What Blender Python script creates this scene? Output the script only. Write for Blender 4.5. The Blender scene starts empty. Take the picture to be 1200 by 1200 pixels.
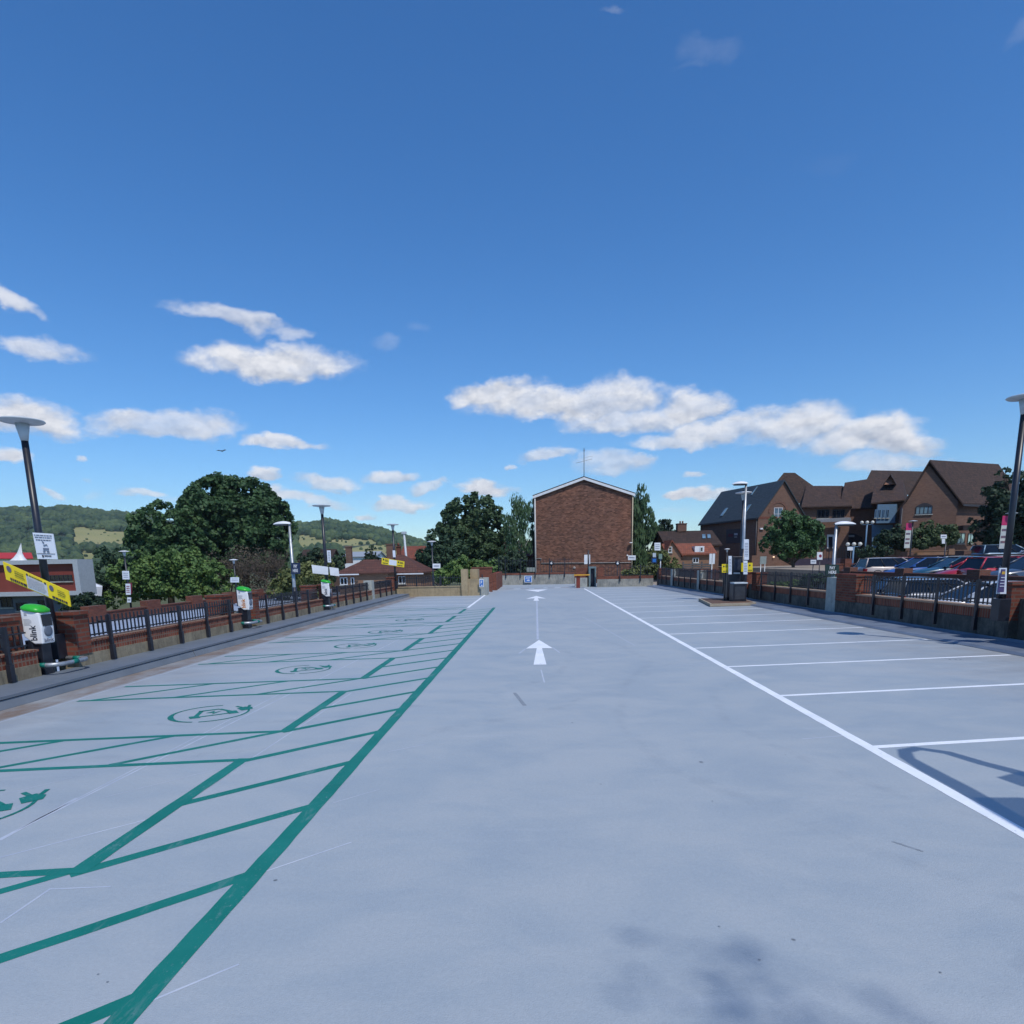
SUNE=2.85; EXPO=0.2; SKYSAT=1.26; SKYVAL=1.42; HAZE=0.00013
import bpy, bmesh, math, random
from mathutils import Vector, Matrix, noise
R = math.radians
random.seed(7)
C = bpy.context.scene.collection
SC = bpy.context.scene
# ------------------------------------------------------------------ camera frame
H = 1.8; F = 750.0; CX, CY = 600.0, 798.0
def ray0(x, y): return Vector(((x-CX)/F, -(y-CY)/F, -1.0)).normalized()
_f = ray0(628, 658); _d2 = ray0(1628, 638)
_u = _d2.cross(_f).normalized()
if _u.y < 0: _u = -_u
_r = _f.cross(_u)
MW = Matrix((_r, _f, _u))            # camera space -> world (lane runs along +Y)
def ray(x, y): return MW @ ray0(x, y)
def G(x, y, z=0.0):
    d = ray(x, y); t = (z-H)/d.z
    return Vector((d.x*t, d.y*t, z))
def at(x, y, Y):
    d = ray(x, y); t = Y/d.y
    return Vector((d.x*t, Y, H+d.z*t))
def xz(px, Y): return at(px, 660, Y).x
def zz(px, py, Y): return at(px, py, Y).z
cam = bpy.data.cameras.new('camera'); co = bpy.data.objects.new('camera', cam); C.objects.link(co)
cam.sensor_width = 36; cam.lens = F/1200*36; cam.shift_y = (CY-600)/1200; cam.clip_end = 8000; cam.clip_start = .05
co.matrix_world = Matrix.Translation((0, 0, H)) @ MW.to_4x4()
SC.camera = co
# ------------------------------------------------------------------ materials
MATS = {}
def srgb(c):
    if isinstance(c, str):
        c = [int(c[i:i+2], 16)/255 for i in (0, 2, 4)]
        c = [x/12.92 if x <= .04045 else ((x+.055)/1.055)**2.4 for x in c]
    return tuple(c)+(1.0,)
class NT:
    def __init__(s, nt): s.t = nt
    def n(s, typ, **kw):
        nd = s.t.nodes.new(typ)
        for k, v in kw.items():
            if k.startswith('_'): setattr(nd, k[1:], v)
        return nd
    def lk(s, a, b): s.t.links.new(a, b)
    def math(s, op, a, b=None, c=None, clamp=False):
        nd = s.t.nodes.new('ShaderNodeMath'); nd.operation = op; nd.use_clamp = clamp
        for i, v in enumerate((a, b, c)):
            if v is None: continue
            if isinstance(v, (int, float)): nd.inputs[i].default_value = v
            else: s.lk(v, nd.inputs[i])
        return nd.outputs[0]
    def noise(s, vec, scale, detail=4, rough=.55, dist=0):
        nd = s.t.nodes.new('ShaderNodeTexNoise'); nd.inputs['Scale'].default_value = scale
        nd.inputs['Detail'].default_value = detail; nd.inputs['Roughness'].default_value = rough
        nd.inputs['Distortion'].default_value = dist
        if vec is not None: s.lk(vec, nd.inputs['Vector'])
        return nd.outputs[0]
    def mix(s, f, a, b, typ='MIX'):
        nd = s.t.nodes.new('ShaderNodeMix'); nd.data_type = 'RGBA'; nd.blend_type = typ
        for k, v in ((0, f), (6, a), (7, b)):
            if isinstance(v, (int, float)): nd.inputs[k].default_value = v
            elif isinstance(v, tuple): nd.inputs[k].default_value = v
            else: s.lk(v, nd.inputs[k])
        return nd.outputs[2]
    def ramp(s, f, lo, hi):
        nd = s.t.nodes.new('ShaderNodeMapRange'); nd.inputs[1].default_value = lo; nd.inputs[2].default_value = hi
        nd.clamp = True; s.lk(f, nd.inputs[0]); return nd.outputs[0]
    def scale(s, vec, v):
        nd = s.t.nodes.new('ShaderNodeVectorMath'); nd.operation = 'MULTIPLY'; s.lk(vec, nd.inputs[0]); nd.inputs[1].default_value = v
        return nd.outputs[0]
def newmat(name):
    m = bpy.data.materials.new(name); m.use_nodes = True
    nt = NT(m.node_tree); b = m.node_tree.nodes['Principled BSDF']
    pos = nt.n('ShaderNodeNewGeometry')
    return m, nt, b, pos
def mat(name, c, c2=None, rough=.7, scale=6.0, metal=0, spec=.4, bump=0, stretch=None, coat=0, alpha=1):
    """plain procedural surface: two tones mixed by noise, slight roughness change"""
    if name in MATS: return MATS[name]
    m, nt, b, g = newmat(name)
    c = srgb(c); c2 = srgb(c2) if c2 is not None else tuple(x*.8 for x in c[:3])+(1,)
    v = g.outputs['Position']
    if stretch: v = nt.scale(v, stretch)
    f = nt.noise(v, scale, 5, .6)
    nt.lk(nt.mix(nt.ramp(f, .35, .65), c, c2), b.inputs['Base Color'])
    b.inputs['Roughness'].default_value = rough; b.inputs['Metallic'].default_value = metal
    b.inputs['Specular IOR Level'].default_value = spec; b.inputs['Coat Weight'].default_value = coat
    if bump:
        bp = nt.n('ShaderNodeBump'); bp.inputs['Strength'].default_value = bump; bp.inputs['Distance'].default_value = .02
        nt.lk(nt.noise(v, scale*4, 4), bp.inputs['Height']); nt.lk(bp.outputs[0], b.inputs['Normal'])
    MATS[name] = m; return m
def wallcoords(nt, g):
    cr = nt.n('ShaderNodeVectorMath'); cr.operation = 'CROSS_PRODUCT'
    nt.lk(g.outputs['True Normal'], cr.inputs[0]); cr.inputs[1].default_value = (0, 0, 1)
    nm = nt.n('ShaderNodeVectorMath'); nm.operation = 'NORMALIZE'; nt.lk(cr.outputs[0], nm.inputs[0])
    dt = nt.n('ShaderNodeVectorMath'); dt.operation = 'DOT_PRODUCT'; nt.lk(nm.outputs[0], dt.inputs[0]); nt.lk(g.outputs['Position'], dt.inputs[1])
    sp = nt.n('ShaderNodeSeparateXYZ'); nt.lk(g.outputs['Position'], sp.inputs[0])
    return dt.outputs['Value'], sp.outputs[2]
def brick(name, a, b2, mortar, bw=.225, bh=.075, ms=.012, streak=.35, vert=False, rough=.9, soldier=False):
    if name in MATS: return MATS[name]
    m, nt, b, g = newmat(name)
    u, v = wallcoords(nt, g)
    cb = nt.n('ShaderNodeCombineXYZ'); nt.lk(u, cb.inputs[0]); nt.lk(v, cb.inputs[1])
    t = nt.n('ShaderNodeTexBrick'); nt.lk(cb.outputs[0], t.inputs['Vector'])
    t.inputs['Scale'].default_value = 1; t.inputs['Brick Width'].default_value = bw; t.inputs['Row Height'].default_value = bh
    a = (a[0]*1.36, a[1]*1.32, a[2]*1.2); b2 = (b2[0]*1.36, b2[1]*1.32, b2[2]*1.2); t.inputs['Mortar Size'].default_value = ms; t.inputs['Color1'].default_value = srgb(a); t.inputs['Color2'].default_value = srgb(b2)
    t.inputs['Mortar'].default_value = srgb(mortar); t.inputs['Bias'].default_value = 0
    if soldier: t.offset = 0
    st = nt.scale(cb.outputs[0], (1.1, 3.2, 1))
    f = nt.noise(st, 1.5, 6, .7)
    dark = nt.mix(nt.ramp(f, .35, .7), (1, 1, 1, 1), (1-streak, 1-streak, 1-streak, 1))
    f2 = nt.noise(g.outputs['Position'], .35, 3)
    tint = nt.mix(nt.ramp(f2, .3, .7), (1.08, 1.0, .95, 1), (.85, .88, .92, 1))
    c = nt.mix(1.0, t.outputs['Color'], dark, 'MULTIPLY'); c = nt.mix(1.0, c, tint, 'MULTIPLY')
    nt.lk(c, b.inputs['Base Color']); b.inputs['Roughness'].default_value = rough; b.inputs['Specular IOR Level'].default_value = .2
    MATS[name] = m; return m
def tiles(name, a, b2, rough=.85, row=.28, cn=.6):
    if name in MATS: return MATS[name]
    m, nt, b, g = newmat(name)
    a = (a[0]*1.45, a[1]*1.4, a[2]*1.28); b2 = (b2[0]*1.45, b2[1]*1.4, b2[2]*1.28); u, v = wallcoords(nt, g)
    cb = nt.n('ShaderNodeCombineXYZ'); nt.lk(u, cb.inputs[0]); nt.lk(v, cb.inputs[1])
    t = nt.n('ShaderNodeTexBrick'); nt.lk(cb.outputs[0], t.inputs['Vector'])
    t.inputs['Scale'].default_value = 1; t.inputs['Brick Width'].default_value = row*.8; t.inputs['Row Height'].default_value = row*.75
    t.inputs['Mortar Size'].default_value = .02; A = srgb(a)
    t.inputs['Color1'].default_value = A; t.inputs['Color2'].default_value = srgb(b2)
    t.inputs['Mortar'].default_value = tuple(x*.45 for x in A[:3])+(1,)
    f = nt.noise(g.outputs['Position'], cn, 6, .7); f2 = nt.noise(nt.scale(cb.outputs[0], (1, 3, 1)), 1.6, 5, .7)
    c = nt.mix(nt.ramp(f, .35, .7), t.outputs['Color'], nt.mix(.65, t.outputs['Color'], srgb(b2)))
    c = nt.mix(1.0, c, nt.mix(nt.ramp(f2, .3, .75), (1.15, 1.12, 1.1, 1), (.62, .62, .62, 1)), 'MULTIPLY')
    nt.lk(c, b.inputs['Base Color']); b.inputs['Roughness'].default_value = rough; b.inputs['Specular IOR Level'].default_value = .25
    MATS[name] = m; return m
def concrete(name, a, b2, dirt, drip=.6):
    if name in MATS: return MATS[name]
    m, nt, b, g = newmat(name); u, v = wallcoords(nt, g); p = g.outputs['Position']
    cb = nt.n('ShaderNodeCombineXYZ'); nt.lk(u, cb.inputs[0]); nt.lk(v, cb.inputs[1])
    c = nt.mix(nt.ramp(nt.noise(p, 1.7, 7, .75), .40, .60), srgb(a), srgb(b2))
    d = nt.ramp(nt.noise(nt.scale(cb.outputs[0], (7, 1.2, 1)), 1.2, 6, .7), .48, .72)
    c = nt.mix(nt.math('MULTIPLY', d, drip), c, srgb(dirt))
    sp = nt.ramp(nt.noise(p, 26, 3), .62, .75); c = nt.mix(nt.math('MULTIPLY', sp, .35), c, srgb(dirt))
    nt.lk(c, b.inputs['Base Color']); b.inputs['Roughness'].default_value = .92; b.inputs['Specular IOR Level'].default_value = .2
    bp = nt.n('ShaderNodeBump'); bp.inputs['Strength'].default_value = .5; bp.inputs['Distance'].default_value = .01
    nt.lk(nt.noise(p, 30, 5, .7), bp.inputs['Height']); nt.lk(bp.outputs[0], b.inputs['Normal'])
    MATS[name] = m; return m
def leafmat(name, a, b2, sc=.9):
    if name in MATS: return MATS[name]
    a = tuple(x*1.8 for x in a); b2 = tuple(x*1.95 for x in b2)
    m, nt, b, g = newmat(name); p = g.outputs['Position']
    c = nt.mix(nt.ramp(nt.noise(p, sc, 3), .38, .62), srgb(a), srgb(b2))
    k = nt.ramp(nt.noise(p, 7, 2), .3, .7)
    c = nt.mix(1.0, c, nt.mix(k, (.6, .62, .6, 1), (1.35, 1.3, 1.15, 1)), 'MULTIPLY')
    nt.lk(c, b.inputs['Base Color']); b.inputs['Roughness'].default_value = .6; b.inputs['Specular IOR Level'].default_value = .25
    tr = nt.n('ShaderNodeBsdfTranslucent'); nt.lk(c, tr.inputs[0])
    mx = nt.n('ShaderNodeMixShader'); mx.inputs[0].default_value = .22
    out = m.node_tree.nodes['Material Output']
    nt.lk(b.outputs[0], mx.inputs[1]); nt.lk(tr.outputs[0], mx.inputs[2]); nt.lk(mx.outputs[0], out.inputs[0])
    MATS[name] = m; return m
def glass(name, c='141a22', rough=.06):
    if name in MATS: return MATS[name]
    m, nt, b, g = newmat(name)
    f = nt.noise(g.outputs['Position'], .8, 2); A = srgb(c)
    nt.lk(nt.mix(nt.ramp(f, .4, .6), A, tuple(x*1.8 for x in A[:3])+(1,)), b.inputs['Base Color'])
    b.inputs['Roughness'].default_value = rough; b.inputs['Specular IOR Level'].default_value = .7
    MATS[name] = m; return m
def glow(name, c, s):
    if name in MATS: return MATS[name]
    m, nt, b, g = newmat(name); b.inputs['Base Color'].default_value = srgb(c)
    b.inputs['Emission Color'].default_value = srgb(c); b.inputs['Emission Strength'].default_value = s
    MATS[name] = m; return m
# ------------------------------------------------------------------ mesh helpers
class MB:
    def __init__(s): s.v = []; s.f = []; s.m = []; s.mi = 0; s.sm = False; s.s = []
    def add(s, vs, fs):
        o = len(s.v); s.v += [tuple(v) for v in vs]
        for f in fs: s.f.append([o+i for i in f]); s.m.append(s.mi); s.s.append(s.sm)
    def box(s, a, b):
        x0, y0, z0 = a; x1, y1, z1 = b
        s.add([(x0,y0,z0),(x1,y0,z0),(x1,y1,z0),(x0,y1,z0),(x0,y0,z1),(x1,y0,z1),(x1,y1,z1),(x0,y1,z1)],
              [(0,3,2,1),(4,5,6,7),(0,1,5,4),(1,2,6,5),(2,3,7,6),(3,0,4,7)]); return s
    def cbox(s, c, d): return s.box([c[i]-d[i]/2 for i in range(3)], [c[i]+d[i]/2 for i in range(3)])
    def quad(s, *p): s.add(p, [tuple(range(len(p)))]); return s
    def slab(s, pts, off):
        """polygon pts extruded by vector off"""
        off = Vector(off); n = len(pts); q = [Vector(p) for p in pts]; q2 = [p+off for p in q]
        s.add(q+q2, [tuple(range(n-1, -1, -1)), tuple(range(n, 2*n))]+[(i, (i+1) % n, n+(i+1) % n, n+i) for i in range(n)]); return s
    def hull(s, pts):
        bm = bmesh.new(); [bm.verts.new(p) for p in pts]
        r = bmesh.ops.convex_hull(bm, input=bm.verts[:])
        bmesh.ops.dissolve_limit(bm, angle_limit=.01, verts=bm.verts[:], edges=bm.edges[:])
        bm.verts.index_update()
        s.add([v.co[:] for v in bm.verts], [[v.index for v in f.verts] for f in bm.faces]); bm.free(); return s
    def tube(s, path, r, n=8, cap=True):
        path = [Vector(p) for p in path]; rs = r if isinstance(r, (list, tuple)) else [r]*len(path)
        rings = []; sm = s.sm; s.sm = True
        for i, p in enumerate(path):
            d = (path[min(i+1, len(path)-1)]-path[max(i-1, 0)]).normalized()
            a = d.cross(Vector((0, 0, 1)) if abs(d.z) < .9 else Vector((1, 0, 0))).normalized(); b = d.cross(a)
            rings.append([p+(a*math.cos(t)+b*math.sin(t))*rs[i] for t in [2*math.pi*k/n for k in range(n)]])
        vs = [q for rg in rings for q in rg]; fs = []
        for i in range(len(path)-1):
            for k in range(n): fs.append((i*n+k, i*n+(k+1) % n, (i+1)*n+(k+1) % n, (i+1)*n+k))
        s.add(vs, fs); s.sm = sm
        if cap:
            o = len(s.v)-len(vs)
            s.f.append([o+k for k in range(n-1, -1, -1)]); s.f.append([o+len(vs)-n+k for k in range(n)]); s.m += [s.mi]*2; s.s += [False]*2
        return s
    def lathe(s, c, prof, n=24, ax=(0, 0, 1)):
        """prof: list of (radius, height) along ax from c"""
        q = Vector((0, 0, 1)).rotation_difference(Vector(ax)); c = Vector(c); sm = s.sm; s.sm = True
        vs = [c+q @ Vector((r*math.cos(2*math.pi*k/n), r*math.sin(2*math.pi*k/n), h)) for r, h in prof for k in range(n)]
        fs = [(i*n+k, i*n+(k+1) % n, (i+1)*n+(k+1) % n, (i+1)*n+k) for i in range(len(prof)-1) for k in range(n)]
        s.add(vs, fs); s.sm = sm; return s
    def build(s, name, m, parent=None, bevel=0, loc=None):
        me = bpy.data.meshes.new(name); me.from_pydata([tuple(v) for v in s.v], [], s.f)
        ms = m if isinstance(m, (list, tuple)) else [m]
        for x in ms: me.materials.append(x)
        me.polygons.foreach_set('material_index', s.m); me.polygons.foreach_set('use_smooth', s.s)
        me.validate()
        o = bpy.data.objects.new(name, me); C.objects.link(o)
        if parent is not None: o.parent = parent
        if loc is not None: o.location = loc
        if bevel:
            b = o.modifiers.new('b', 'BEVEL'); b.width = bevel; b.segments = 2; b.limit_method = 'ANGLE'
        return o
def tag(o, label=None, cat=None, group=None, kind=None):
    if label: o['label'] = label
    if cat: o['category'] = cat
    if group: o['group'] = group
    if kind: o['kind'] = kind
    return o
def empty(name, loc, rz=0, label=None, cat=None, group=None):
    o = bpy.data.objects.new(name, None); C.objects.link(o); o.location = loc; o.rotation_euler = (0, 0, rz)
    o.empty_display_size = .1
    return tag(o, label, cat, group)
def kids(o): return [c for c in bpy.data.objects if c.parent == o]
def copy_tree(o, parent=None):
    c = o.copy(); C.objects.link(c); c.parent = parent
    for ch in kids(o): copy_tree(ch, c)
    return c
def text_mesh(s, bold=.0):
    cu = bpy.data.curves.new('t', 'FONT'); cu.body = s; cu.align_x = 'LEFT'; cu.offset = bold; cu.resolution_u = 3
    o = bpy.data.objects.new('t', cu); C.objects.link(o)
    dg = bpy.context.evaluated_depsgraph_get(); me = o.evaluated_get(dg).to_mesh()
    vs = [v.co.copy() for v in me.vertices]; fs = [list(p.vertices) for p in me.polygons]
    o.evaluated_get(dg).to_mesh_clear(); bpy.data.objects.remove(o)
    x0 = min(v.x for v in vs); x1 = max(v.x for v in vs); y0 = min(v.y for v in vs); y1 = max(v.y for v in vs)
    return [((v.x-x0)/(x1-x0), (v.y-y0)/(y1-y0)) for v in vs], fs
class Board:
    """flat sign board from four world corners tl, tr, br, bl; graphics placed in board coordinates (u right, v up)"""
    def __init__(s, name, c, m, label, cat='sign', thick=.02, group=None, parent=None, edge=None):
        s.c = [Vector(p) for p in c]; n = (s.c[2]-s.c[3]).cross(s.c[0]-s.c[3]).normalized(); s.n = n
        cen = sum(s.c, Vector())/4; s.cen = cen
        b = MB(); b.slab([p-cen for p in reversed(s.c)], -n*thick)
        s.o = b.build(name, m, parent, loc=cen)
        if parent is None: tag(s.o, label, cat, group)
        elif label: s.o['label'] = label
        s.k = 0
    def p(s, u, v, k=0):
        tl, tr, br, bl = s.c
        return (bl*(1-u)+br*u)*(1-v)+(tl*(1-u)+tr*u)*v+s.n*(.004+.002*k)-s.cen
    def rects(s, rs, m, name='lettering'):
        b = MB(); s.k += 1
        for (u0, v0, u1, v1) in rs: b.slab([s.p(u0, v0, s.k), s.p(u1, v0, s.k), s.p(u1, v1, s.k), s.p(u0, v1, s.k)], -s.n*.003)
        return b.build(name, m, s.o)
    def poly(s, pts, m, name='symbol'):
        s.k += 1; b = MB()
        for pg in pts: b.slab([s.p(u, v, s.k) for u, v in pg], -s.n*.003)
        return b.build(name, m, s.o)
    def text(s, t, box, m, bold=.0, vertical=False, name='lettering'):
        uv, fs = text_mesh(t, bold); s.k += 1; u0, v0, u1, v1 = box
        b = MB()
        if vertical: vs = [s.p(u1+(u0-u1)*y, v0+(v1-v0)*x, s.k) for x, y in uv]
        else: vs = [s.p(u0+(u1-u0)*x, v0+(v1-v0)*y, s.k) for x, y in uv]
        b.add(vs, fs); return b.build(name, m, s.o)
def boardpx(name, px, Y, m, label, **k):
    return Board(name, [at(x, y, Y) for x, y in px], m, label, **k)
def rectpx(x0, y0, x1, y1, lean=0): return [(x0, y0), (x1, y0), (x1+lean, y1), (x0+lean, y1)]
def lines(u0, u1, v0, v1, n, fill=.5, seed=1):
    """rows of illegible small print"""
    rn = random.Random(seed); out = []
    for i in range(n):
        v = v1-(v1-v0)*(i+.5)/n; hh = (v1-v0)/n*fill/2; u = u0
        while u < u1-.02:
            w = rn.uniform(.03, .11)*(u1-u0)*2; e = min(u+w, u1); out.append((u, v-hh, e, v+hh)); u = e+.018*(u1-u0)*2
    return out
# common materials
BLACK = mat('black_paint', (.012, .014, .022), (.02, .022, .032), rough=.38, spec=.5)
WHITE = mat('white_paint', (.78, .79, .8), (.68, .69, .71), rough=.5, scale=3)
WHITEB = mat('white_board', (.72, .76, .82), (.66, .70, .77), rough=.35, scale=3)
YEL = mat('yellow_board', (.80, .62, .02), (.74, .56, .02), rough=.4, scale=3)
DARKTXT = mat('dark_print', (.02, .025, .04), (.03, .03, .05), rough=.6)
NAVY = mat('navy_board', (.012, .022, .06), (.016, .03, .08), rough=.4)
BLUE = mat('blue_board', (.02, .16, .50), (.02, .13, .42), rough=.4)
GALV = mat('galvanised_steel', (.42, .44, .46), (.30, .32, .34), rough=.42, metal=.6, scale=9)
PALE = mat('pale_grey_lamp', (.50, .55, .58), (.42, .46, .50), rough=.45, scale=8)
def worn_paint(name, c, c2, wear):
    m, nt, b, g = newmat(name); P = g.outputs['Position']
    col = nt.mix(nt.ramp(nt.noise(P, 1.9, 6, .65), .35, .65), srgb(c), srgb(c2))
    chips = nt.math('MULTIPLY', nt.ramp(nt.noise(P, 38, 4, .75), .60, .68), nt.ramp(nt.noise(P, 1.3, 3), .42, .62))
    scuff = nt.ramp(nt.noise(nt.scale(P, (3, .8, 1)), 2.4, 6, .75), .56, .72)
    col = nt.mix(nt.math('MULTIPLY', chips, wear), col, (.30, .35, .41, 1)); col = nt.mix(nt.math('MULTIPLY', scuff, wear*.45), col, (.30, .35, .40, 1))
    nt.lk(col, b.inputs['Base Color']); b.inputs['Roughness'].default_value = .55; b.inputs['Specular IOR Level'].default_value = .35
    MATS[name] = m; return m
GREENP = worn_paint('green_line_paint', (.003, .150, .118), (.010, .185, .150), .7)
LINEW = worn_paint('white_line_paint', (.84, .86, .88), (.72, .76, .80), .8)
BRICK_R = brick('parapet_red_brick', (.125, .036, .026), (.19, .058, .038), (.16, .105, .08), streak=.35)
SOLDIER = brick('red_brick_on_end', (.12, .032, .024), (.22, .07, .045), (.22, .15, .11), bw=.075, bh=.225, streak=.25, soldier=True)
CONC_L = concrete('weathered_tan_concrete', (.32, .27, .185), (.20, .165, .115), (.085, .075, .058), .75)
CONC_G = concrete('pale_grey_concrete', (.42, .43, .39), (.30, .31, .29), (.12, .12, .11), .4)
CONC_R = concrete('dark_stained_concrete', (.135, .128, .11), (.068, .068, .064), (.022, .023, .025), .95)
CONC_T = concrete('sandy_concrete', (.40, .31, .19), (.30, .235, .145), (.15, .12, .08), .5)
KERBM = mat('grey_kerb_coating', (.125, .152, .185), (.155, .18, .215), rough=.5, scale=1.2)
# ------------------------------------------------------------------ sky, sun
SUNDIR = Vector((.545, -.84, 0)).normalized(); EL = R(57)
SUNV = Vector((SUNDIR.x*math.cos(EL), SUNDIR.y*math.cos(EL), math.sin(EL)))
w = bpy.data.worlds.new('World'); SC.world = w; w.use_nodes = True
wn = NT(w.node_tree); w.node_tree.nodes.clear()
sky = wn.n('ShaderNodeTexSky'); sky.sky_type = 'NISHITA'; sky.sun_disc = False
sky.sun_elevation = EL; sky.sun_rotation = math.atan2(SUNV.x, SUNV.y)
sky.air_density = 1.0; sky.dust_density = .3; sky.ozone_density = 3.0; sky.altitude = 100
tc = wn.n('ShaderNodeTexCoord'); dirv = tc.outputs['Generated']
sp = wn.n('ShaderNodeSeparateXYZ'); wn.lk(dirv, sp.inputs[0])
AZ = wn.math('ARCTAN2', sp.outputs[0], sp.outputs[1]); ELV = wn.math('ARCSINE', sp.outputs[2])
# warped coordinates give ragged cloud edges
dv = wn.scale(dirv, (1, 1, 1.9))
wx = wn.noise(dv, 8, 6, .56); wy = wn.noise(wn.scale(dirv, (1.1, 1.3, 2.0)), 11, 6, .56)
AZW = wn.math('ADD', AZ, wn.math('MULTIPLY', wn.math('SUBTRACT', wx, .5), .11))
ELW = wn.math('ADD', ELV, wn.math('MULTIPLY', wn.math('SUBTRACT', wy, .5), .055))
CL = [(15,352,46,17,.8,.35),(48,412,46,17,.75,0),(285,374,78,17,.8,.12),(345,392,34,16,.7,0),(318,428,98,22,1.0,-.03),(262,430,36,15,.8,0),
 (455,408,20,15,.45,0),(486,385,16,10,.3,0),(45,490,54,26,1,0),(203,500,86,21,1,0),(0,536,26,15,1,0),(95,537,12,6,.7,0),(340,522,42,9,.9,0),
 (255,556,16,8,.9,0),(312,559,19,11,.95,0),(385,564,50,9,.85,0),(57,577,20,6,.7,.2),(95,566,14,5,.6,0),(118,578,18,6,.6,0),(160,579,28,6,.7,.1),
 (350,584,54,10,.9,.08),(466,561,28,9,1,0),(478,592,42,10,1,0),(424,604,18,6,.8,0),(508,574,22,7,.8,0),(569,575,38,9,1,0),(440,587,20,5,.4,0),
 (572,464,56,19,1,0),(635,474,84,23,1,0),(705,472,80,27,1,0),(745,495,88,19,.9,0),(812,480,50,24,1,0),(850,506,70,20,.9,0),(925,503,78,28,1,0),(1010,512,76,26,1,0),
 (1048,518,42,20,1,0),(1030,543,60,14,.75,0),(800,516,60,12,.8,0),(640,535,36,9,.75,0),(718,544,50,15,.8,0),(750,540,22,9,.8,0),(815,554,14,6,.75,0),(821,580,29,9,1,0),(600,546,7,6,.7,0),
 (835,55,48,24,.34,.2),(820,70,20,12,.3,0),(1190,42,26,26,.36,0),(715,4,24,9,.4,0),(960,195,40,20,.15,0),(70,605,70,5,.6,0),(200,590,40,6,.5,0),(440,622,40,6,.6,0),(800,600,30,5,.4,0)]
cur = None
for (x, y, rx, ry, den, tilt) in CL:
    a = ray(x, y); az = math.atan2(a.x, a.y); el = math.asin(a.z)
    b = ray(x+rx, y); rxa = abs(math.atan2(b.x, b.y)-az)*1.12
    b = ray(x, y-ry); rya = abs(math.asin(b.z)-el)*1.18
    dx = wn.math('MULTIPLY_ADD', AZW, 1/rxa, -az/rxa)
    e = wn.math('MULTIPLY_ADD', ELW, 1/rya, -el/rya)
    if tilt: e = wn.math('MULTIPLY_ADD', dx, tilt*rxa/rya, e)
    em = wn.math('MAXIMUM', e, wn.math('MULTIPLY', e, -1.35))
    q = wn.math('ADD', wn.math('MULTIPLY', dx, dx), wn.math('MULTIPLY', em, em))
    q = wn.math('SUBTRACT', max(den, .62), q)
    op = min(1.0, den*1.02)**2.2 if den < .7 else min(1, den*1.03)
    if cur is None: cur, ey, OP = q, e, op
    else:
        gt = wn.math('GREATER_THAN', q, cur)
        m = wn.t.nodes.new('ShaderNodeMix'); wn.lk(gt, m.inputs[0]); wn.lk(ey, m.inputs[2]); wn.lk(e, m.inputs[3])
        ey = m.outputs[0]; m = wn.t.nodes.new('ShaderNodeMix'); wn.lk(gt, m.inputs[0]); m.inputs[3].default_value = op
        if isinstance(OP, float) or isinstance(OP, int): m.inputs[2].default_value = OP
        else: wn.lk(OP, m.inputs[2])
        OP = m.outputs[0]; cur = wn.math('MAXIMUM', cur, q)
n1 = wn.noise(wn.scale(dirv, (1, 1, 1.7)), 20, 9, .62)
mp = wn.n('ShaderNodeVectorMath'); mp.operation = 'ADD'; wn.lk(wn.scale(dirv, (1, 1, 1.7)), mp.inputs[0]); mp.inputs[1].default_value = (.005, -.003, .016)
n2 = wn.noise(mp.outputs[0], 20, 9, .62)
dens = wn.math('MULTIPLY_ADD', wn.math('SUBTRACT', n1, .5), 1.5, cur)
alpha = wn.t.nodes.new('ShaderNodeMapRange'); alpha.interpolation_type = 'SMOOTHSTEP'; wn.lk(dens, alpha.inputs[0])
alpha.inputs[1].default_value = -.15; alpha.inputs[2].default_value = .78; alpha.inputs[4].default_value = .95
sh = wn.math('MULTIPLY_ADD', wn.math('SUBTRACT', n1, n2), 2.6, .66)
sh = wn.math('MULTIPLY_ADD', ey, .34, sh, clamp=True)  # cloud tops lighter, bases greyer: their shading is painted in
K = 10.0     # the sky background runs at strength 0.1
cc = wn.mix(sh, (.40*K, .435*K, .51*K, 1), (.80*K, .80*K, .82*K, 1))
hs = wn.n('ShaderNodeHueSaturation'); wn.lk(sky.outputs[0], hs.inputs['Color']); hs.inputs['Saturation'].default_value = SKYSAT; hs.inputs['Value'].default_value = SKYVAL
skc = wn.mix(1.0, hs.outputs[0], (.66, .80, .93, 1), 'MULTIPLY')
thin = wn.ramp(wn.noise(wn.scale(dirv, (1, 1, 2.6)), 7, 5, .6), .30, .56)
AL = wn.math('MULTIPLY', wn.math('MULTIPLY', alpha.outputs[0], OP), wn.math('MULTIPLY_ADD', thin, .38, .62))
fin = wn.mix(AL, skc, cc)
bg = wn.n('ShaderNodeBackground'); wn.lk(fin, bg.inputs[0]); bg.inputs[1].default_value = .1
wo = wn.n('ShaderNodeOutputWorld'); wn.lk(bg.outputs[0], wo.inputs[0])
w.cycles.sampling_method = 'MANUAL'; w.cycles.sample_map_resolution = 512
sl = bpy.data.lights.new('sun', 'SUN'); sl.energy = SUNE; sl.angle = R(.53); sl.color = (1, .955, .89)
so = bpy.data.objects.new('sun', sl); C.objects.link(so); so.rotation_euler = (-SUNV).to_track_quat('-Z', 'Y').to_euler(); so.location = (20, -30, 40)
SC.view_settings.view_transform = 'Standard'; SC.view_settings.look = 'None'; SC.view_settings.exposure = EXPO; SC.view_settings.gamma = 1
SC.cycles.use_denoising = True; SC.cycles.max_bounces = 6; SC.cycles.diffuse_bounces = 3; SC.cycles.volume_bounces = 0
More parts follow.
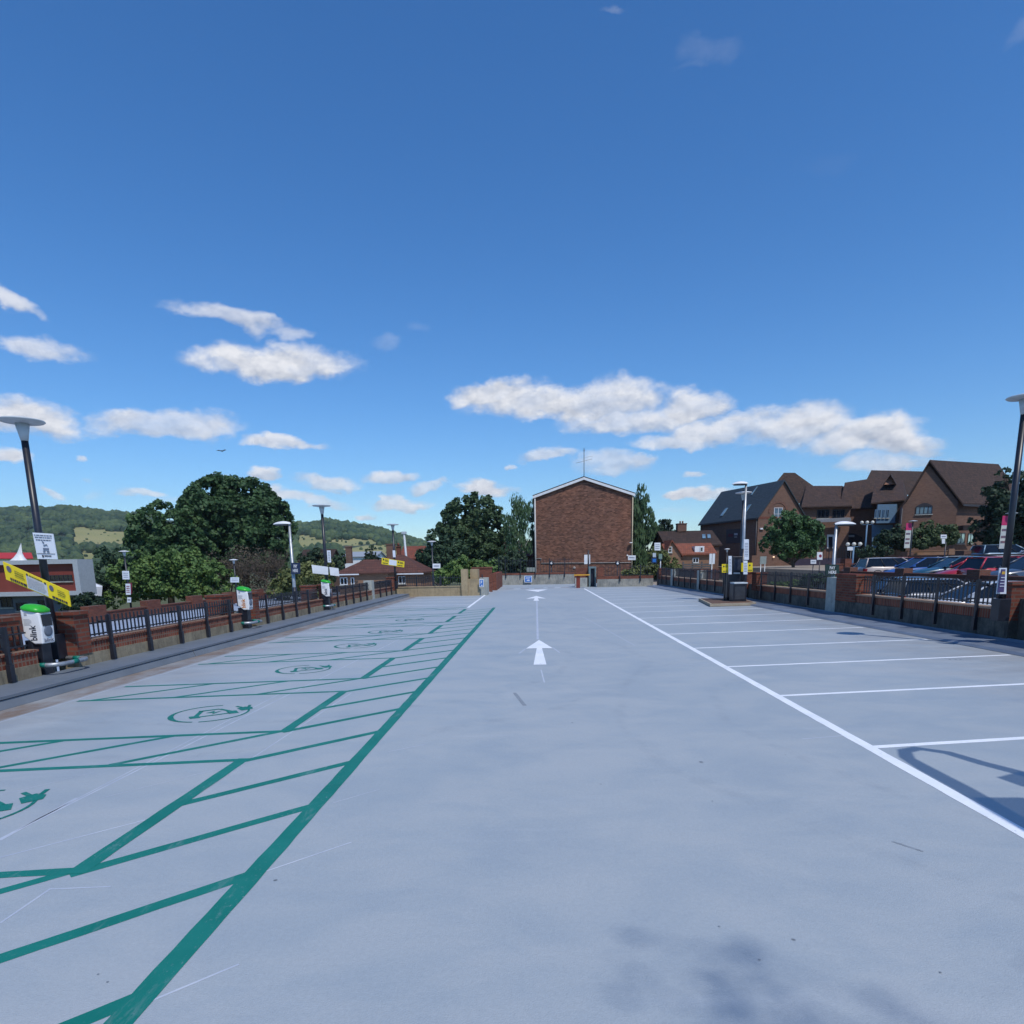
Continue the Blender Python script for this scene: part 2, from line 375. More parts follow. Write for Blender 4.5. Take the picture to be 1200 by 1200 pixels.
# ------------------------------------------------------------------ terrain
GZ = -2.7
def structure(o): return tag(o, kind='structure')
def elz(px, py, Y): return at(px, py, Y)
GRASS = mat('rough_grass', (.07, .085, .03), (.12, .12, .05), rough=.95, scale=.05)
ASPH = mat('worn_asphalt', (.075, .078, .085), (.11, .11, .115), rough=.9, scale=.6)
mb = MB(); mb.box((-6000, -300, GZ-2), (6000, 6000, GZ)); structure(mb.build('ground', GRASS))
# chalk hills beyond the town: skyline in picture terms gives the height of the ridge
SKY = [(-400, 606), (-150, 604), (0, 603), (60, 603), (78, 600), (110, 604), (160, 609), (345, 621), (395, 616), (450, 625), (500, 640), (540, 652), (700, 657), (790, 655), (850, 654), (930, 658), (1400, 662)]
def skyl(px):
    for (a, b), (c, d) in zip(SKY, SKY[1:]):
        if a <= px <= c: return b+(d-b)*(px-a)/(c-a)
    return 660
RY = 1150.0
def hillz(px, t):
    top = zz(px, skyl(px), RY); s = t*t*(3-2*t)
    return (GZ-1)+(top-GZ+1)*s
FIELDS = [((84, 618), (100, 616), (118, 620), (150, 623), (150, 637), (120, 638), (84, 638)), ((90, 645), (120, 644), (118, 652), (108, 657), (96, 656)), ((146, 612), (158, 613), (158, 619), (148, 617)),
          ((346, 627), (362, 627), (385, 633), (398, 630), (440, 632), (444, 636), (410, 640), (380, 638), (346, 642)),
          ((395, 644), (420, 641), (452, 637), (470, 640), (470, 652), (430, 658), (405, 650)), ((348, 646), (356, 645), (357, 653), (348, 653))]
def inpoly(x, y, p):
    c = False
    for (x0, y0), (x1, y1) in zip(p, p[1:]+p[:1]):
        if (y0 > y) != (y1 > y) and x < (x1-x0)*(y-y0)/(y1-y0)+x0: c = not c
    return c
MWi = MW.inverted()
def proj(v):
    q = MWi @ (Vector(v)-Vector((0, 0, H))); return CX-F*q.x/q.z, CY+F*q.y/q.z
mb = MB(); NX, NY = 300, 60; vs = []; fm = []
for j in range(NY+1):
    t = j/NY; Y = 420+(RY-420)*min(t/.8, 1)+(max(t-.8, 0)/.2)*600
    for i in range(NX+1):
        px = -420+i*1800/NX; X = (px-628)/750*Y
        z = hillz(px, min(t/.8, 1))-(max(t-.8, 0)/.2)*40
        z += noise.noise(Vector((X*.012, Y*.012, 0)))*4*min(1, t*3)
        vs.append((X, Y, z)); x, y = proj((X, Y, z)); fm.append(1.0 if any(inpoly(x, y, list(p)) for p in FIELDS) else 0.0)
mb.sm = True
mb.add(vs, [(j*(NX+1)+i, j*(NX+1)+i+1, (j+1)*(NX+1)+i+1, (j+1)*(NX+1)+i) for j in range(NY) for i in range(NX)])
m, nt, b, g = newmat('hill_cover'); at_ = nt.n('ShaderNodeAttribute'); at_.attribute_name = 'field'
fn = nt.ramp(nt.noise(g.outputs['Position'], .02, 5), .3, .7)
nt.lk(nt.mix(nt.ramp(at_.outputs['Fac'], .3, .7), (.03, .05, .022, 1), nt.mix(fn, (.21, .22, .075, 1), (.30, .27, .11, 1))), b.inputs['Base Color']); b.inputs['Roughness'].default_value = 1
hill = mb.build('hills', m); structure(hill)
a = hill.data.attributes.new('field', 'FLOAT', 'POINT'); a.data.foreach_set('value', fm)
# woodland on the hills: thousands of crowns, one mass
ico = bmesh.new(); bmesh.ops.create_icosphere(ico, subdivisions=2, radius=1); IV = [v.co.copy() for v in ico.verts]; IF = [[v.index for v in f.verts] for f in ico.faces]; ico.free()
rn = random.Random(3); wb = MB(); cnt = 0
while cnt < 5200:
    px = rn.uniform(-60, 900); t = rn.uniform(.0, 1.02)**.8; 
    if px > 185 and px < 335: continue
    if px > 520 and rn.random() < .75: continue
    Y = 420+(RY-420)*min(t, 1.02); X = (px-628)/750*Y; z = hillz(px, min(t, 1)); x, y = proj((X, Y, z+2))
    infield = any(inpoly(x, y, list(p)) for p in FIELDS) or any(inpoly(x, y-3, list(p)) for p in FIELDS)
    r = rn.uniform(2.6, 6.2)*(1.25 if t > .9 else 1)
    if infield:
        if rn.random() > .14: continue
        r *= rn.uniform(.2, .5)
    cnt += 1; sd = rn.uniform(0, 99); k = rn.uniform(.7, 1.15)
    wb.add([(X+v.x*r*(1+.45*noise.noise(v*1.7+Vector((sd, 0, 0)))), Y+v.y*r, z+r*.5+v.z*r*k*(1+.5*noise.noise(v*2.3+Vector((0, sd, 0))))) for v in IV], IF)
wood = wb.build('woodland', leafmat('far_wood_foliage', (.018, .038, .016), (.055, .08, .03), .03)); tag(wood, kind='stuff')
# ------------------------------------------------------------------ deck (upper parking level) and neighbouring levels
def wallX(Y): return 9.30-(Y-12.5)*.031 if Y < 44 else 8.3
m, nt, b, g = newmat('blue_grey_deck_coating'); P = g.outputs['Position']; spx = nt.n('ShaderNodeSeparateXYZ'); nt.lk(P, spx.inputs[0])
n_big = nt.noise(P, .22, 6, .6); n_mid = nt.noise(nt.scale(P, (.8, 1.3, 1)), 1.1, 8, .7, .4); n_fine = nt.noise(P, 42, 6, .8)
base = nt.mix(nt.ramp(n_big, .35, .65), (.328, .376, .406, 1), (.378, .416, .434, 1))
base = nt.mix(nt.math('MULTIPLY', nt.ramp(n_mid, .42, .72), .5), base, (.365, .39, .415, 1))
base = nt.mix(nt.math('MULTIPLY', nt.ramp(n_mid, .58, .34), .55), base, (.275, .325, .375, 1))
# grime near the edges of the deck
edge = nt.math('MAXIMUM', nt.ramp(spx.outputs[0], -4.6, -7.3), nt.ramp(spx.outputs[0], 5.2, 8.6))
gr = nt.ramp(nt.noise(nt.scale(P, (.7, 1.4, 1)), .9, 7, .7), .36, .66)
base = nt.mix(nt.math('MULTIPLY', nt.math('MULTIPLY', edge, gr), .9), base, (.265, .262, .262, 1))
strip = nt.ramp(nt.math('ADD', spx.outputs[0], nt.math('MULTIPLY', nt.noise(P, 1.5, 4), .10)), -6.52, -6.60)
base = nt.mix(nt.math('MULTIPLY', strip, nt.ramp(nt.noise(nt.scale(P, (1, .6, 1)), 1.8, 6, .7), .25, .6)), base, (.20, .15, .115, 1))
# pale rubbed patches and turning arcs, dark specks
rub = nt.ramp(nt.noise(nt.scale(P, (.35, 2.2, 1)), .8, 5, .6, 1.2), .60, .74)
base = nt.mix(nt.math('MULTIPLY', rub, .22), base, (.46, .50, .54, 1))
for (cx_, cy_, rr_, wd_, am_) in ((-4.2, 12.0, 5.1, .10, .5), (-4.4, 12.2, 6.6, .12, .4), (6.5, 7.0, 4.6, .09, .35), (6.8, 7.2, 6.1, .10, .35), (-7, 24, 7.6, .14, .5), (7.6, 22, 7.0, .14, .4), (5.5, -1.0, 5.2, .05, .3)):
    dd_ = nt.n('ShaderNodeVectorMath'); dd_.operation = 'DISTANCE'; nt.lk(P, dd_.inputs[0]); dd_.inputs[1].default_value = (cx_, cy_, 0)
    ar_ = nt.math('ABSOLUTE', nt.math('SUBTRACT', nt.math('ADD', dd_.outputs['Value'], nt.math('MULTIPLY', nt.noise(P, .7, 2), .5)), rr_))
    am2 = nt.math('MULTIPLY', nt.ramp(ar_, wd_, wd_*.3), nt.ramp(nt.noise(nt.scale(P, (1, 1, 1)), 2.6, 7, .75), .45, .62))
    base = nt.mix(nt.math('MULTIPLY', am2, am_), base, (.255, .29, .325, 1))
vo = nt.n('ShaderNodeTexVoronoi'); vo.inputs['Scale'].default_value = 2.2; nt.lk(P, vo.inputs['Vector'])
spk = nt.ramp(vo.outputs['Distance'], .035, .02); msk = nt.ramp(nt.noise(P, 1.1, 2), .56, .6)
base = nt.mix(nt.math('MULTIPLY', nt.math('MULTIPLY', spk, msk), .7), base, (.05, .055, .065, 1))
base = nt.mix(1.0, base, nt.mix(nt.ramp(n_fine, .3, .7), (.92, .92, .92, 1), (1.07, 1.07, 1.07, 1)), 'MULTIPLY')
nt.lk(base, b.inputs['Base Color'])
nt.lk(nt.math('MULTIPLY_ADD', nt.ramp(n_mid, .3, .7), .22, .42), b.inputs['Roughness']); b.inputs['Specular IOR Level'].default_value = .42
bp = nt.n('ShaderNodeBump'); bp.inputs['Strength'].default_value = .6; bp.inputs['Distance'].default_value = .005
nt.lk(nt.noise(P, 120, 3, .6), bp.inputs['Height']); nt.lk(bp.outputs[0], b.inputs['Normal'])
DECK = m
mb = MB(); mb.slab([(-7.9, -14, 0), (9.6, -14, 0), (9.4, 12, 0), (8.45, 44.2, 0), (8.4, 52, 0), (-7.9, 52, 0)], (0, 0, -.6)); structure(mb.build('parking_deck', DECK))
LOWD = mat('lower_deck_coating', (.33, .39, .48), (.27, .31, .38), rough=.6, scale=.7)
mb = MB(); mb.box((-26.0, -12, -1.9), (-8.4, 72, -1.2)); structure(mb.build('lower_parking_deck', LOWD))
mb = MB(); mb.slab([(9.7, -14, -.72), (45, -14, -.72), (45, 110, -.72), (8.7, 110, -.72)], (0, 0, -1.4)); structure(mb.build('street_level_car_park', ASPH))
mb = MB(); mb.slab([(20.9, 8, .12), (44, 8, .12), (44, 46, .12), (20.9, 46, .12)], (0, 0, -1.2)); structure(mb.build('terrace_car_park', ASPH))
mb = MB(); mb.slab([(30.6, 10, .85), (90, 10, .85), (90, 66, .85), (30.6, 66, .85)], (0, 0, -1.6)); structure(mb.build('upper_terrace', ASPH))
PAVE = mat('buff_paving', (.27, .22, .17), (.33, .28, .22), rough=.85, scale=.8)
mb = MB(); mb.slab([(21.5, 47, .7), (95, 66.5, .7), (95, 100, .7), (24, 100, .7)], (0, 0, -1.6)); structure(mb.build('forecourt_paving', PAVE))
mb = MB(); mb.slab([(10, 52, -.68), (24, 50, -.68), (24, 78, -.68), (10, 78, -.68)], (0, 0, -.3)); structure(mb.build('footpath', PAVE))
# kerb upstands
mb = MB()
for (y0, y1) in ((-12, 12.9), (12.92, 24.6), (24.62, 35.9)):
    mb.slab([(-7.08, y0, .002), (-7.13, y0, .118), (-7.6, y0, .118), (-7.6, y0, .002)], (0, y1-y0, 0))
kl = mb.build('kerb_riser', mat('dark_kerb_face', (.13, .15, .175), (.165, .185, .21), rough=.55, scale=1.5)); structure(kl)
mb = MB()
for (y0, y1) in ((-12, 12.9), (12.92, 24.6), (24.62, 35.9)):
    mb.slab([(-7.115, y0, .13), (-7.115, y0, .168), (-7.9, y0, .175), (-7.9, y0, .13)], (0, y1-y0, 0))
structure(mb.build('kerb_capping', KERBM))
mb = MB()
ys = [-12, 8, 22, 44]
for y0, y1 in zip(ys, ys[1:]):
    a0, a1 = wallX(y0), wallX(y1)
    for (d0, h0, d1, h1) in ((-.86, .006, -.80, .05), (-.80, .05, -.05, .085), (-.05, .085, .02, .13)):
        mb.quad((a0+d0, y0, h0), (a0+d1, y0, h1), (a1+d1, y1, h1), (a1+d0, y1, h0))
structure(mb.build('kerb_cove', mat('kerb_cove_coating', (.175, .215, .28), (.13, .155, .20), rough=.55, scale=1.4)))
# ------------------------------------------------------------------ painted markings
def seg(mb, a, b, w, z=.004):
    z *= .32; a = Vector((a[0], a[1], z)); b = Vector((b[0], b[1], z)); n = (b-a).normalized().cross(Vector((0, 0, 1)))*w/2
    L = (b-a).length; k = max(1, min(260, int(L/.16))); vs = []
    for i in range(k+1):      # hand-laid edges: width wavers by a few millimetres
        p = a+(b-a)*i/k; e = 1+.05*random.uniform(-1, 1); f = 1+.05*random.uniform(-1, 1); vs += [p+n*e, p-n*f]
    mb.add(vs, [(2*i, 2*i+2, 2*i+3, 2*i+1) for i in range(k)])
gm = MB()
seg(gm, (-1.705, -4), (-1.705, 25.95), .125, .006)
k = -3
while 3.48+1.095*k < 25.6:
    y = 3.48+1.095*k
    seg(gm, (-2.83, y-1.10), (-1.70, y+.02), .095, .004); k += 1
per = 3.27
for i in range(-2, 7):
    y0 = 6.8+per*(i)                     # bay starts here at the aisle end
    if y0+2.2 > 26.3: break
    seg(gm, (-2.81, y0-.04), (-2.81, y0+2.26), .12, .008)
    if i == 6: break
    # cross-hatched strip between two bays
    ya, yb = y0+2.22, y0+3.27; xL = -6.45; sk = .132
    seg(gm, (-2.80, ya), (xL, ya-(-2.86-xL)*sk), .085, .006); seg(gm, (-2.80, yb), (xL, yb-(-2.86-xL)*sk), .085, .006)
    x = -2.86
    while x > xL+1.0:
        seg(gm, (x-1.16, ya-(-2.86-x+1.16)*sk+.02), (x, yb-(-2.86-x)*sk-.02), .08, .004); x -= 1.13
structure(gm.build('green_bay_markings', GREENP))
wm = MB()
seg(wm, (3.15, -4), (3.13, 42.2), .115, .006)
yy = [-1.1, 1.25, 3.62, 5.99, 8.36, 10.72, 13.05, 15.62, 17.9, 20.05, 22.4, 24.8, 27.15, 29.5, 31.9, 34.3, 36.6, 39, 41.3]
for y in yy:
    xe = wallX(y)-.95
    if 24.5 < y < 27.6: xe = 6.3
    seg(wm, (3.15, y), (xe, y+(xe-3.2)*.168), .085, .004)
seg(wm, (-2.80, 26.1), (-2.95, 44.4), .11, .004)
for y in (28.2, 30.7, 33.1): seg(wm, (-2.9, y), (-6.4, y-.3), .085, .004)
structure(wm.build('white_bay_markings', LINEW))
# thin setting-out scratches left on the coating
fm_ = MB(); FAINT = mat('faint_chalk_line', (.50, .54, .60), (.36, .41, .50), rough=.6, scale=3)
for a, b, w_ in (((0, 1005), (170, 961), .016), ((0, 983), (330, 812), .014), ((312, 1021), (412, 987), .013), ((170, 1176), (280, 1130), .013), ((0, 985), (90, 935), .02), ((60, 1042), (130, 1039), .012),
    ((0, 1082), (60, 1041), .014), ((270, 905), (412, 812), .013), ((940, 866), (990, 862), .016), ((455, 881), (500, 872), .012), ((794, 780), (838, 777), .02), ((683, 723), (745, 757), .02),
    ((120, 935), (260, 900), .008), ((0, 932), (110, 905), .008), ((634, 785), (638, 800), .02), ((608, 766), (616, 760), .03), ((648, 759), (656, 765), .03), ((390, 941), (445, 925), .009)):
    seg(fm_, G(*a), G(*b), w_, .003)
seg(fm_, (-3.7, 3.9), (-3.0, 27.5), .018, .0025); seg(fm_, (-6.58, 6), (-6.3, 27), .02, .003)
seg(fm_, (.02, 15), (.02, 30), .055, .003)
structure(fm_.build('chalk_guide_lines', FAINT))
sm_ = MB(); SCUFF = mat('rubber_scuff', (.17, .19, .21), (.27, .31, .35), rough=.7, scale=30)
for a, b, w_ in (((603, 812), (615, 827), .05), ((1045, 986), (1082, 998), .022)): seg(sm_, G(*a), G(*b), w_, .003)
for x, y in ((822, 893), (835, 939), (1102, 1140), (843, 1086), (890, 1125), (1113, 773), (1120, 773), (1126, 773), (115, 1142), (126, 1151)):
    c = G(x, y); r = .006*(1 if y > 900 else 3.5); sm_.add([(c.x+r*math.cos(t)*random.uniform(.7, 1.3), c.y+r*math.sin(t), .003) for t in [k*math.pi/3 for k in range(6)]], [tuple(range(6))])
structure(sm_.build('scuff_marks', SCUFF))
dm = MB()
for i, (a, b) in enumerate((((592, 690.5), (602, 690)), ((610, 690), (620, 689.6)), ((626, 689.5), (637, 689)), ((642, 689), (650, 688.8)), ((657, 688.6), (667, 688.4)))): seg(dm, G(*a), G(*b), .22, .004)
structure(dm.build('give_way_bars', mat('dark_red_bar', (.15, .07, .07), (.2, .1, .1), rough=.7)))
dm = MB()
for i, (a, b) in enumerate((((602, 690.2), (610, 690)), ((620, 689.6), (626, 689.5)), ((637, 689), (642, 689)), ((650, 688.8), (657, 688.6)))): seg(dm, G(*a), G(*b), .25, .004)
structure(dm.build('give_way_line', LINEW))
def flat(name, polys, m, label, cat, group=None, z=.0035):
    cx = sum(p[0] for pl in polys for p in pl)/sum(len(pl) for pl in polys); cy = sum(p[1] for pl in polys for p in pl)/sum(len(pl) for pl in polys)
    b = MB()
    for pl in polys:
        q = [(x-cx, y-cy, 0) for x, y in pl]
        ar = sum(q[i][0]*q[(i+1) % len(q)][1]-q[(i+1) % len(q)][0]*q[i][1] for i in range(len(q)))
        b.add(q if ar > 0 else q[::-1], [tuple(range(len(q)))])
    o = b.build(name, m, loc=(cx, cy, z)); return tag(o, label, cat, group)
ARW = lambda cx, y0, s: [[(cx, y0+3.65*s), (cx-.285*s, y0+2.15*s), (cx-.06*s, y0+2.2*s), (cx+.06*s, y0+2.2*s), (cx+.285*s, y0+2.15*s)], [(cx-.115*s, y0), (cx-.055*s, y0+2.2*s), (cx+.055*s, y0+2.2*s), (cx+.115*s, y0)]]
flat('painted_arrow', ARW(.05, 11.2, 1.0), LINEW, 'nearest white painted arrow in the middle of the lane', 'road marking', 'white arrows on the lane')
a2 = [[(.0, 34.3), (-.52, 31.7), (-.1, 32.0), (.1, 32.0), (.48, 31.7)], [(-.14, 30.0), (-.08, 32.0), (.07, 32.0), (.12, 30.0)]]
flat('painted_arrow', a2, LINEW, 'middle white painted arrow far along the lane', 'road marking', 'white arrows on the lane')
flat('painted_arrow', [[(-.75, 42.0), (0.1, 38.9), (.75, 42.0)]], LINEW, 'farthest white arrow head, pointing back, near the end wall', 'road marking', 'white arrows on the lane')
def evsym(cx, cy, rot, sc, label):
    P_ = []
    def T(x, y): c, s_ = math.cos(rot), math.sin(rot); return (cx+sc*(x*c-y*s_), cy+sc*(x*s_+y*c))
    # broken ring
    N = 30
    for i in range(N):
        t0 = R(62+i*290/N); t1 = R(62+(i+1)*290/N+.5)
        tm = (i+.5)/N; wd = .045+.06*math.exp(-((tm-.40)/.09)**2)
        if .60 < tm < .63: continue
        P_.append([T(math.cos(t)*r, math.sin(t)*r) for t, r in ((t0, 1-wd), (t0, 1+wd*.4), (t1, 1+wd*.4), (t1, 1-wd))])
    # plug head on the open end of the ring
    P_ += [[T(*p) for p in q] for q in ([(.78, -.18), (1.08, -.12), (1.12, .12), (.96, .30), (.72, .18)], [(.82, .24), (.90, .28), (.80, .52), (.72, .48)], [(1.0, .22), (1.08, .20), (1.16, .44), (1.08, .47)],
        # car outline inside
        [(-.55, -.38), (-.30, -.42), (-.30, -.12), (-.55, -.10)], [(-.42, -.12), (-.30, -.12), (-.10, .42), (-.22, .44)], [(-.22, .38), (.30, .38), (.30, .48), (-.22, .50)], [(.26, .42), (.36, .42), (.55, -.02), (.44, -.04)],
        [(.40, -.02), (.66, -.06), (.66, -.42), (.42, -.40)], [(-.30, -.34), (.44, -.34), (.44, -.25), (-.30, -.25)], [(-.10, .10), (.16, .26), (.10, .05), (.34, .16), (.02, -.16), (.08, .02)])]
    return flat('painted_charging_symbol', P_, GREENP, label, 'road marking', 'green charging symbols in the bays')
for i, nm in enumerate(('cut by the left frame edge, nearest', 'second nearest, wholly in view', 'third nearest', 'fourth nearest', 'fifth nearest', 'farthest')):
    c = [( -4.42, 4.5), (-4.12, 7.7), (-4.14, 11.05), (-4.12, 14.3), (-4.12, 17.25), (-4.15, 20.85)][i]
    evsym(c[0], c[1], R(35), .46, 'green painted charging symbol, '+nm)
# ------------------------------------------------------------------ parapets with railings
def parapet(name, label, fx, runs, piers, concm, side, z0=0.0, group=None, hc=.47, hb=.70, cop=None):
    """wall along Y; fx(Y) gives the face toward the deck, side=-1 left, +1 right. runs: (y0,y1) of low wall"""
    root = empty(name, (fx(runs[0][0]), runs[0][0], 0), 0, label, 'wall', group); ox, oy = root.location.x, root.location.y
    def seg_box(mb, y0, y1, d0, d1, za, zb):
        a, b = fx(y0), fx(y1)
        p = [(a+side*d0-ox, y0-oy, za), (b+side*d0-ox, y1-oy, za), (b+side*d1-ox, y1-oy, za), (a+side*d1-ox, y0-oy, za)]
        mb.hull(p+[(x, y, zb) for x, y, _ in p])
    c = MB(); br = MB(); cp = MB()
    for y0, y1 in runs:
        seg_box(c, y0, y1, 0, .33, z0-1.6, hc); seg_box(br, y0, y1, .02, .31, hc+.002, hb-.035); seg_box(cp, y0-.01, y1+.01, -.005, .335, hb-.033, hb)
    br.build('brick_course', SOLDIER, root)
    cp.build('brick_coping', cop or brick('sunlit_coping_brick', (.34, .15, .095), (.42, .20, .13), (.38, .28, .2), bw=.075, bh=.225, streak=.15), root)  # default coping paler than the bricks below: sun on the top is in the colour
    for (y0, y1, zt, kind) in piers:
        p = MB(); zb = hc+.002 if kind in 'bs' else z0-1.6; seg_box(p, y0, y1, -.012, .40, zb, zt-.06)
        if kind == 'b': seg_box(c, y0+.001, y1-.001, 0, .36 if kind == 'b' else .6, z0-1.6, hc)
        if kind == 's': p = MB(); seg_box(p, y0, y1, .21, .62, hc+.002, zt-.06); seg_box(p, y0-.02, y1+.01, .19, .65, zt-.058, zt)
        if kind == 'b': seg_box(p, y0-.03, y1+.03, -.04, .43, zt-.058, zt)
        p.build('brick_pier' if kind in 'bs' else 'concrete_pier', BRICK_R if kind in 'bs' else CONC_G, root)
    c.build('concrete_base', concm, root)
    return root
def railing(label, A, B, z0, posts, group, face=None, foot=.2, bar=.125, cat='railing', name='railing', top=.53):
    A = Vector((A[0], A[1], 0)); B = Vector((B[0], B[1], 0)); L = (B-A).length; d = (B-A)/L
    root = empty(name, (A.x, A.y, z0), math.atan2(d.y, d.x), label, cat, group)
    pan = MB(); n = int(L/bar)
    for i in range(1, n):
        x = L*i/n; pan.box((x-.011, -.011, .03), (x+.011, .011, top))
    pan.box((.01, -.014, top-.13), (L-.01, .014, top-.105)); pan.box((.01, -.014, .05), (L-.01, .014, .075))
    pan.build('railing_panel', BLACK, root)
    f = face if face is not None else 0
    for t in posts:
        p = MB(); p.box((t-.026, f-.026, foot+.2-z0), (t+.026, f+.026, top+.03)); p.box((t-.04, f-.04 if f < 0 else f-.03, foot-z0), (t+.04, f+.03 if f < 0 else f+.045, foot+.26-z0))
        p.box((t-.02, min(f, 0), top-.12), (t+.02, max(f, 0), top-.08))
        p.build('post', BLACK, root)
    return root
LX = -7.84
lf = lambda Y: LX
L_runs = [(-10, 9.70), (10.9, 16.8), (17.9, 23.4), (24.5, 30.6), (31.0, 35.3)]
L_p = [(9.2, 9.69, 1.12, 's'), (10.55, 10.9, 1.12, 'b'), (16.2, 16.8, 1.12, 's'), (17.62, 17.9, 1.12, 'b'), (22.9, 23.4, 1.12, 's'), (24.15, 24.5, 1.12, 'b'), (30.6, 31.0, 1.12, 'c'), (35.3, 35.75, 1.12, 'b')]
parapet('parapet_wall', 'low red brick wall on a tan concrete base along the left edge of the deck', lf, L_runs, L_p, CONC_L, -1, hc=.375, hb=.60, cop=SOLDIER)
# recessed backs of the niches in the left wall
for (y0, y1), nm in zip(((9.72, 10.55), (16.8, 17.62), (23.4, 24.15)), ('nearest', 'second', 'third')):
    mbn = MB(); mbn.box((LX-.62, y0+.002, -.5), (LX-.40, y1-.002, .62)); tag(mbn.build('niche_infill', CONC_G), 'pale concrete infill of the %s niche in the left parapet' % nm, 'wall')
names = ['at the left frame edge nearest the camera', 'just beyond the nearest lamp post', 'between the second and third charging posts', 'with a house roof behind it, before the pale pier', 'the last short one by the far corner']
yposts = [[9.08-1.16*k for k in range(0, 12)], [11.42+1.16*k for k in range(5)], [18.35+1.15*k for k in range(4)], [25.1+1.1*k for k in range(5)], [32.1, 33.4, 34.6]]
for (y0, y1), nm, ps in zip(L_runs, names, yposts):
    railing('black railing on the left parapet, '+nm, (LX-.16, y0), (LX-.16, y1), .60, [p-y0 for p in ps if y0 < p < y1], 'black railings on the left parapet', face=-.19, top=.38, bar=.118, foot=.19)
R_runs = [(-10, 12.15), (13.3, 18.75), (20.5, 26.4), (28.2, 34.5), (35.0, 40.4), (40.9, 44.0)]
R_p = [(11.2, 12.15, 1.36, 'b'), (12.15, 12.5, 1.16, 'c'), (12.95, 13.3, 1.22, 'b'), (18.75, 19.9, 1.26, 'b'), (19.905, 20.5, 1.2, 'c'), (26.4, 26.9, 1.2, 'b'), (27.8, 28.2, 1.2, 'b'), (34.5, 35.0, 1.22, 'c'), (40.4, 40.9, 1.22, 'c'), (44.0, 44.4, 1.2, 'b')]
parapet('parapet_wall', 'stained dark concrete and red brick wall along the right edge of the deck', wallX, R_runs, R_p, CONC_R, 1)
for (y0, y1), nm in zip(((12.502, 12.948), (26.902, 27.798)), ('near right lamp', 'pay machine')):
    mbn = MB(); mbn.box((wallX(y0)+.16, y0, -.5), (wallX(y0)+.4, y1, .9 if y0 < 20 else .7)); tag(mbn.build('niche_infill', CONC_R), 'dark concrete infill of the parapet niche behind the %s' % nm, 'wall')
names = ['nearest one out at the right frame edge', 'between the near lamp and the pay sign pier', 'between the pale concrete pier and the pay machine', 'just beyond the pay machine', 'between the two far pale piers', 'the last short one at the far right corner']
yposts = [[10.9-1.3*k for k in range(12)], [13.85+1.31*k for k in range(4)], [21.7+1.38*k for k in range(4)], [29.2+1.3*k for k in range(5)], [36.2+1.3*k for k in range(4)], [42, 43.2]]
for (y0, y1), nm, ps in zip(R_runs, names, yposts):
    a = (wallX(y1)+.16, y1); b = (wallX(y0)+.16, y0)
    railing('black railing on the right parapet, '+nm, a, b, .70, [y1-p for p in ps if y0 < p < y1], 'black railings on the right parapet', face=-.19)
# ---- far walls facing the camera
fw = empty('end_wall', (-7.8, 35.9, 0), 0, 'sandy concrete wall with block piers across the far left end of the bays', 'wall')
x1 = xz(540, 35.9)+7.8
b = MB(); b.box((-.2, 0, -.6), (x1, .3, .50)); b.build('concrete_base', CONC_T, fw); b = MB(); b.box((-.25, -.03, .502), (x1, .33, .55)); b.build('coping', CONC_T, fw)
b = MB(); b.box((x1, -.12, -.4), (x1+.36, .4, zz(543, 667, 35.9))); b.build('block_pier', CONC_T, fw)
xr = xz(561, 35.9)+7.8
b = MB(); b.box((x1+.36, -.03, -.4), (xr, .35, zz(555, 678.5, 35.9))); b.build('block_panel', CONC_T, fw)
b = MB(); b.box((x1+.46, .36, -.4), (xr-.1, 1.3, zz(556, 667, 36.3))); b.build('block_panel', CONC_T, fw)
b = MB(); b.box((xr, .1, -.4), (xr+.45, 1.2, zz(566, 677, 36.5))); b.build('concrete_pier', CONC_G, fw)
railing('black railing on top of the sandy end wall', (-7.7, 36.05), (-7.8+x1, 36.05), .55, [1.0, 2.35, 3.7, 4.7], 'black railings on the end walls', foot=.56, top=.58)
rb = empty('brick_stair_wall', (xz(553, 40), 40, 0), 0, 'red brick wall block rising behind the sandy end wall', 'wall')
b = MB(); b.box((0, 0, -.6), (xz(576, 40)-xz(553, 40), .35, zz(565, 664.5, 40)-.08)); b.build('wall', BRICK_R, rb)
b = MB(); b.box((-.04, -.04, zz(565, 664.5, 40)-.078), (xz(576, 40)-xz(553, 40)+.04, .39, zz(565, 664.5, 40))); b.build('coping', BRICK_R, rb)
b = MB(); x0 = xz(575, 42)-xz(553, 40); b.box((x0, 2, -.6), (x0+.35, 9.4, zz(578, 672, 42))); b.build('side_wall', BRICK_R, rb)
YC = 51.4
cw = empty('end_wall', (xz(578, YC), YC, 0), 0, 'pale flinty concrete wall closing the far end of the lane', 'wall')
xw = xz(673, YC)-xz(578, YC)
FLINT = concrete('flinty_concrete', (.36, .34, .29), (.22, .22, .20), (.12, .12, .11), .7)
b = MB(); b.box((0, 0, -.6), (xw, .3, .78)); b.build('concrete_base', FLINT, cw); b = MB(); b.box((-.02, -.02, .782), (xw, .33, .92)); b.build('brick_course', BRICK_R, cw)
railing('black railing above the lane end wall, brackets showing on its face', (xz(578, YC), YC+.12), (xz(673, YC), YC+.12), .92, [xz(p, YC)-xz(578, YC) for p in (592.5, 609.5, 627, 644, 661.5)], 'black railings on the end walls', face=-.17, foot=.55, top=1.1, bar=.22)
YR = 44.3
ew = empty('end_wall', (xz(700, YR), YR, 0), 0, 'flinty concrete and red brick wall across the far right end', 'wall')
xw = xz(766, YR)-xz(700, YR)
b = MB(); b.box((0, 0, -.6), (xw, .3, .52)); b.build('concrete_base', FLINT, ew); b = MB(); b.box((0, .02, .522), (xw, .28, .72)); b.build('brick_course', BRICK_R, ew)
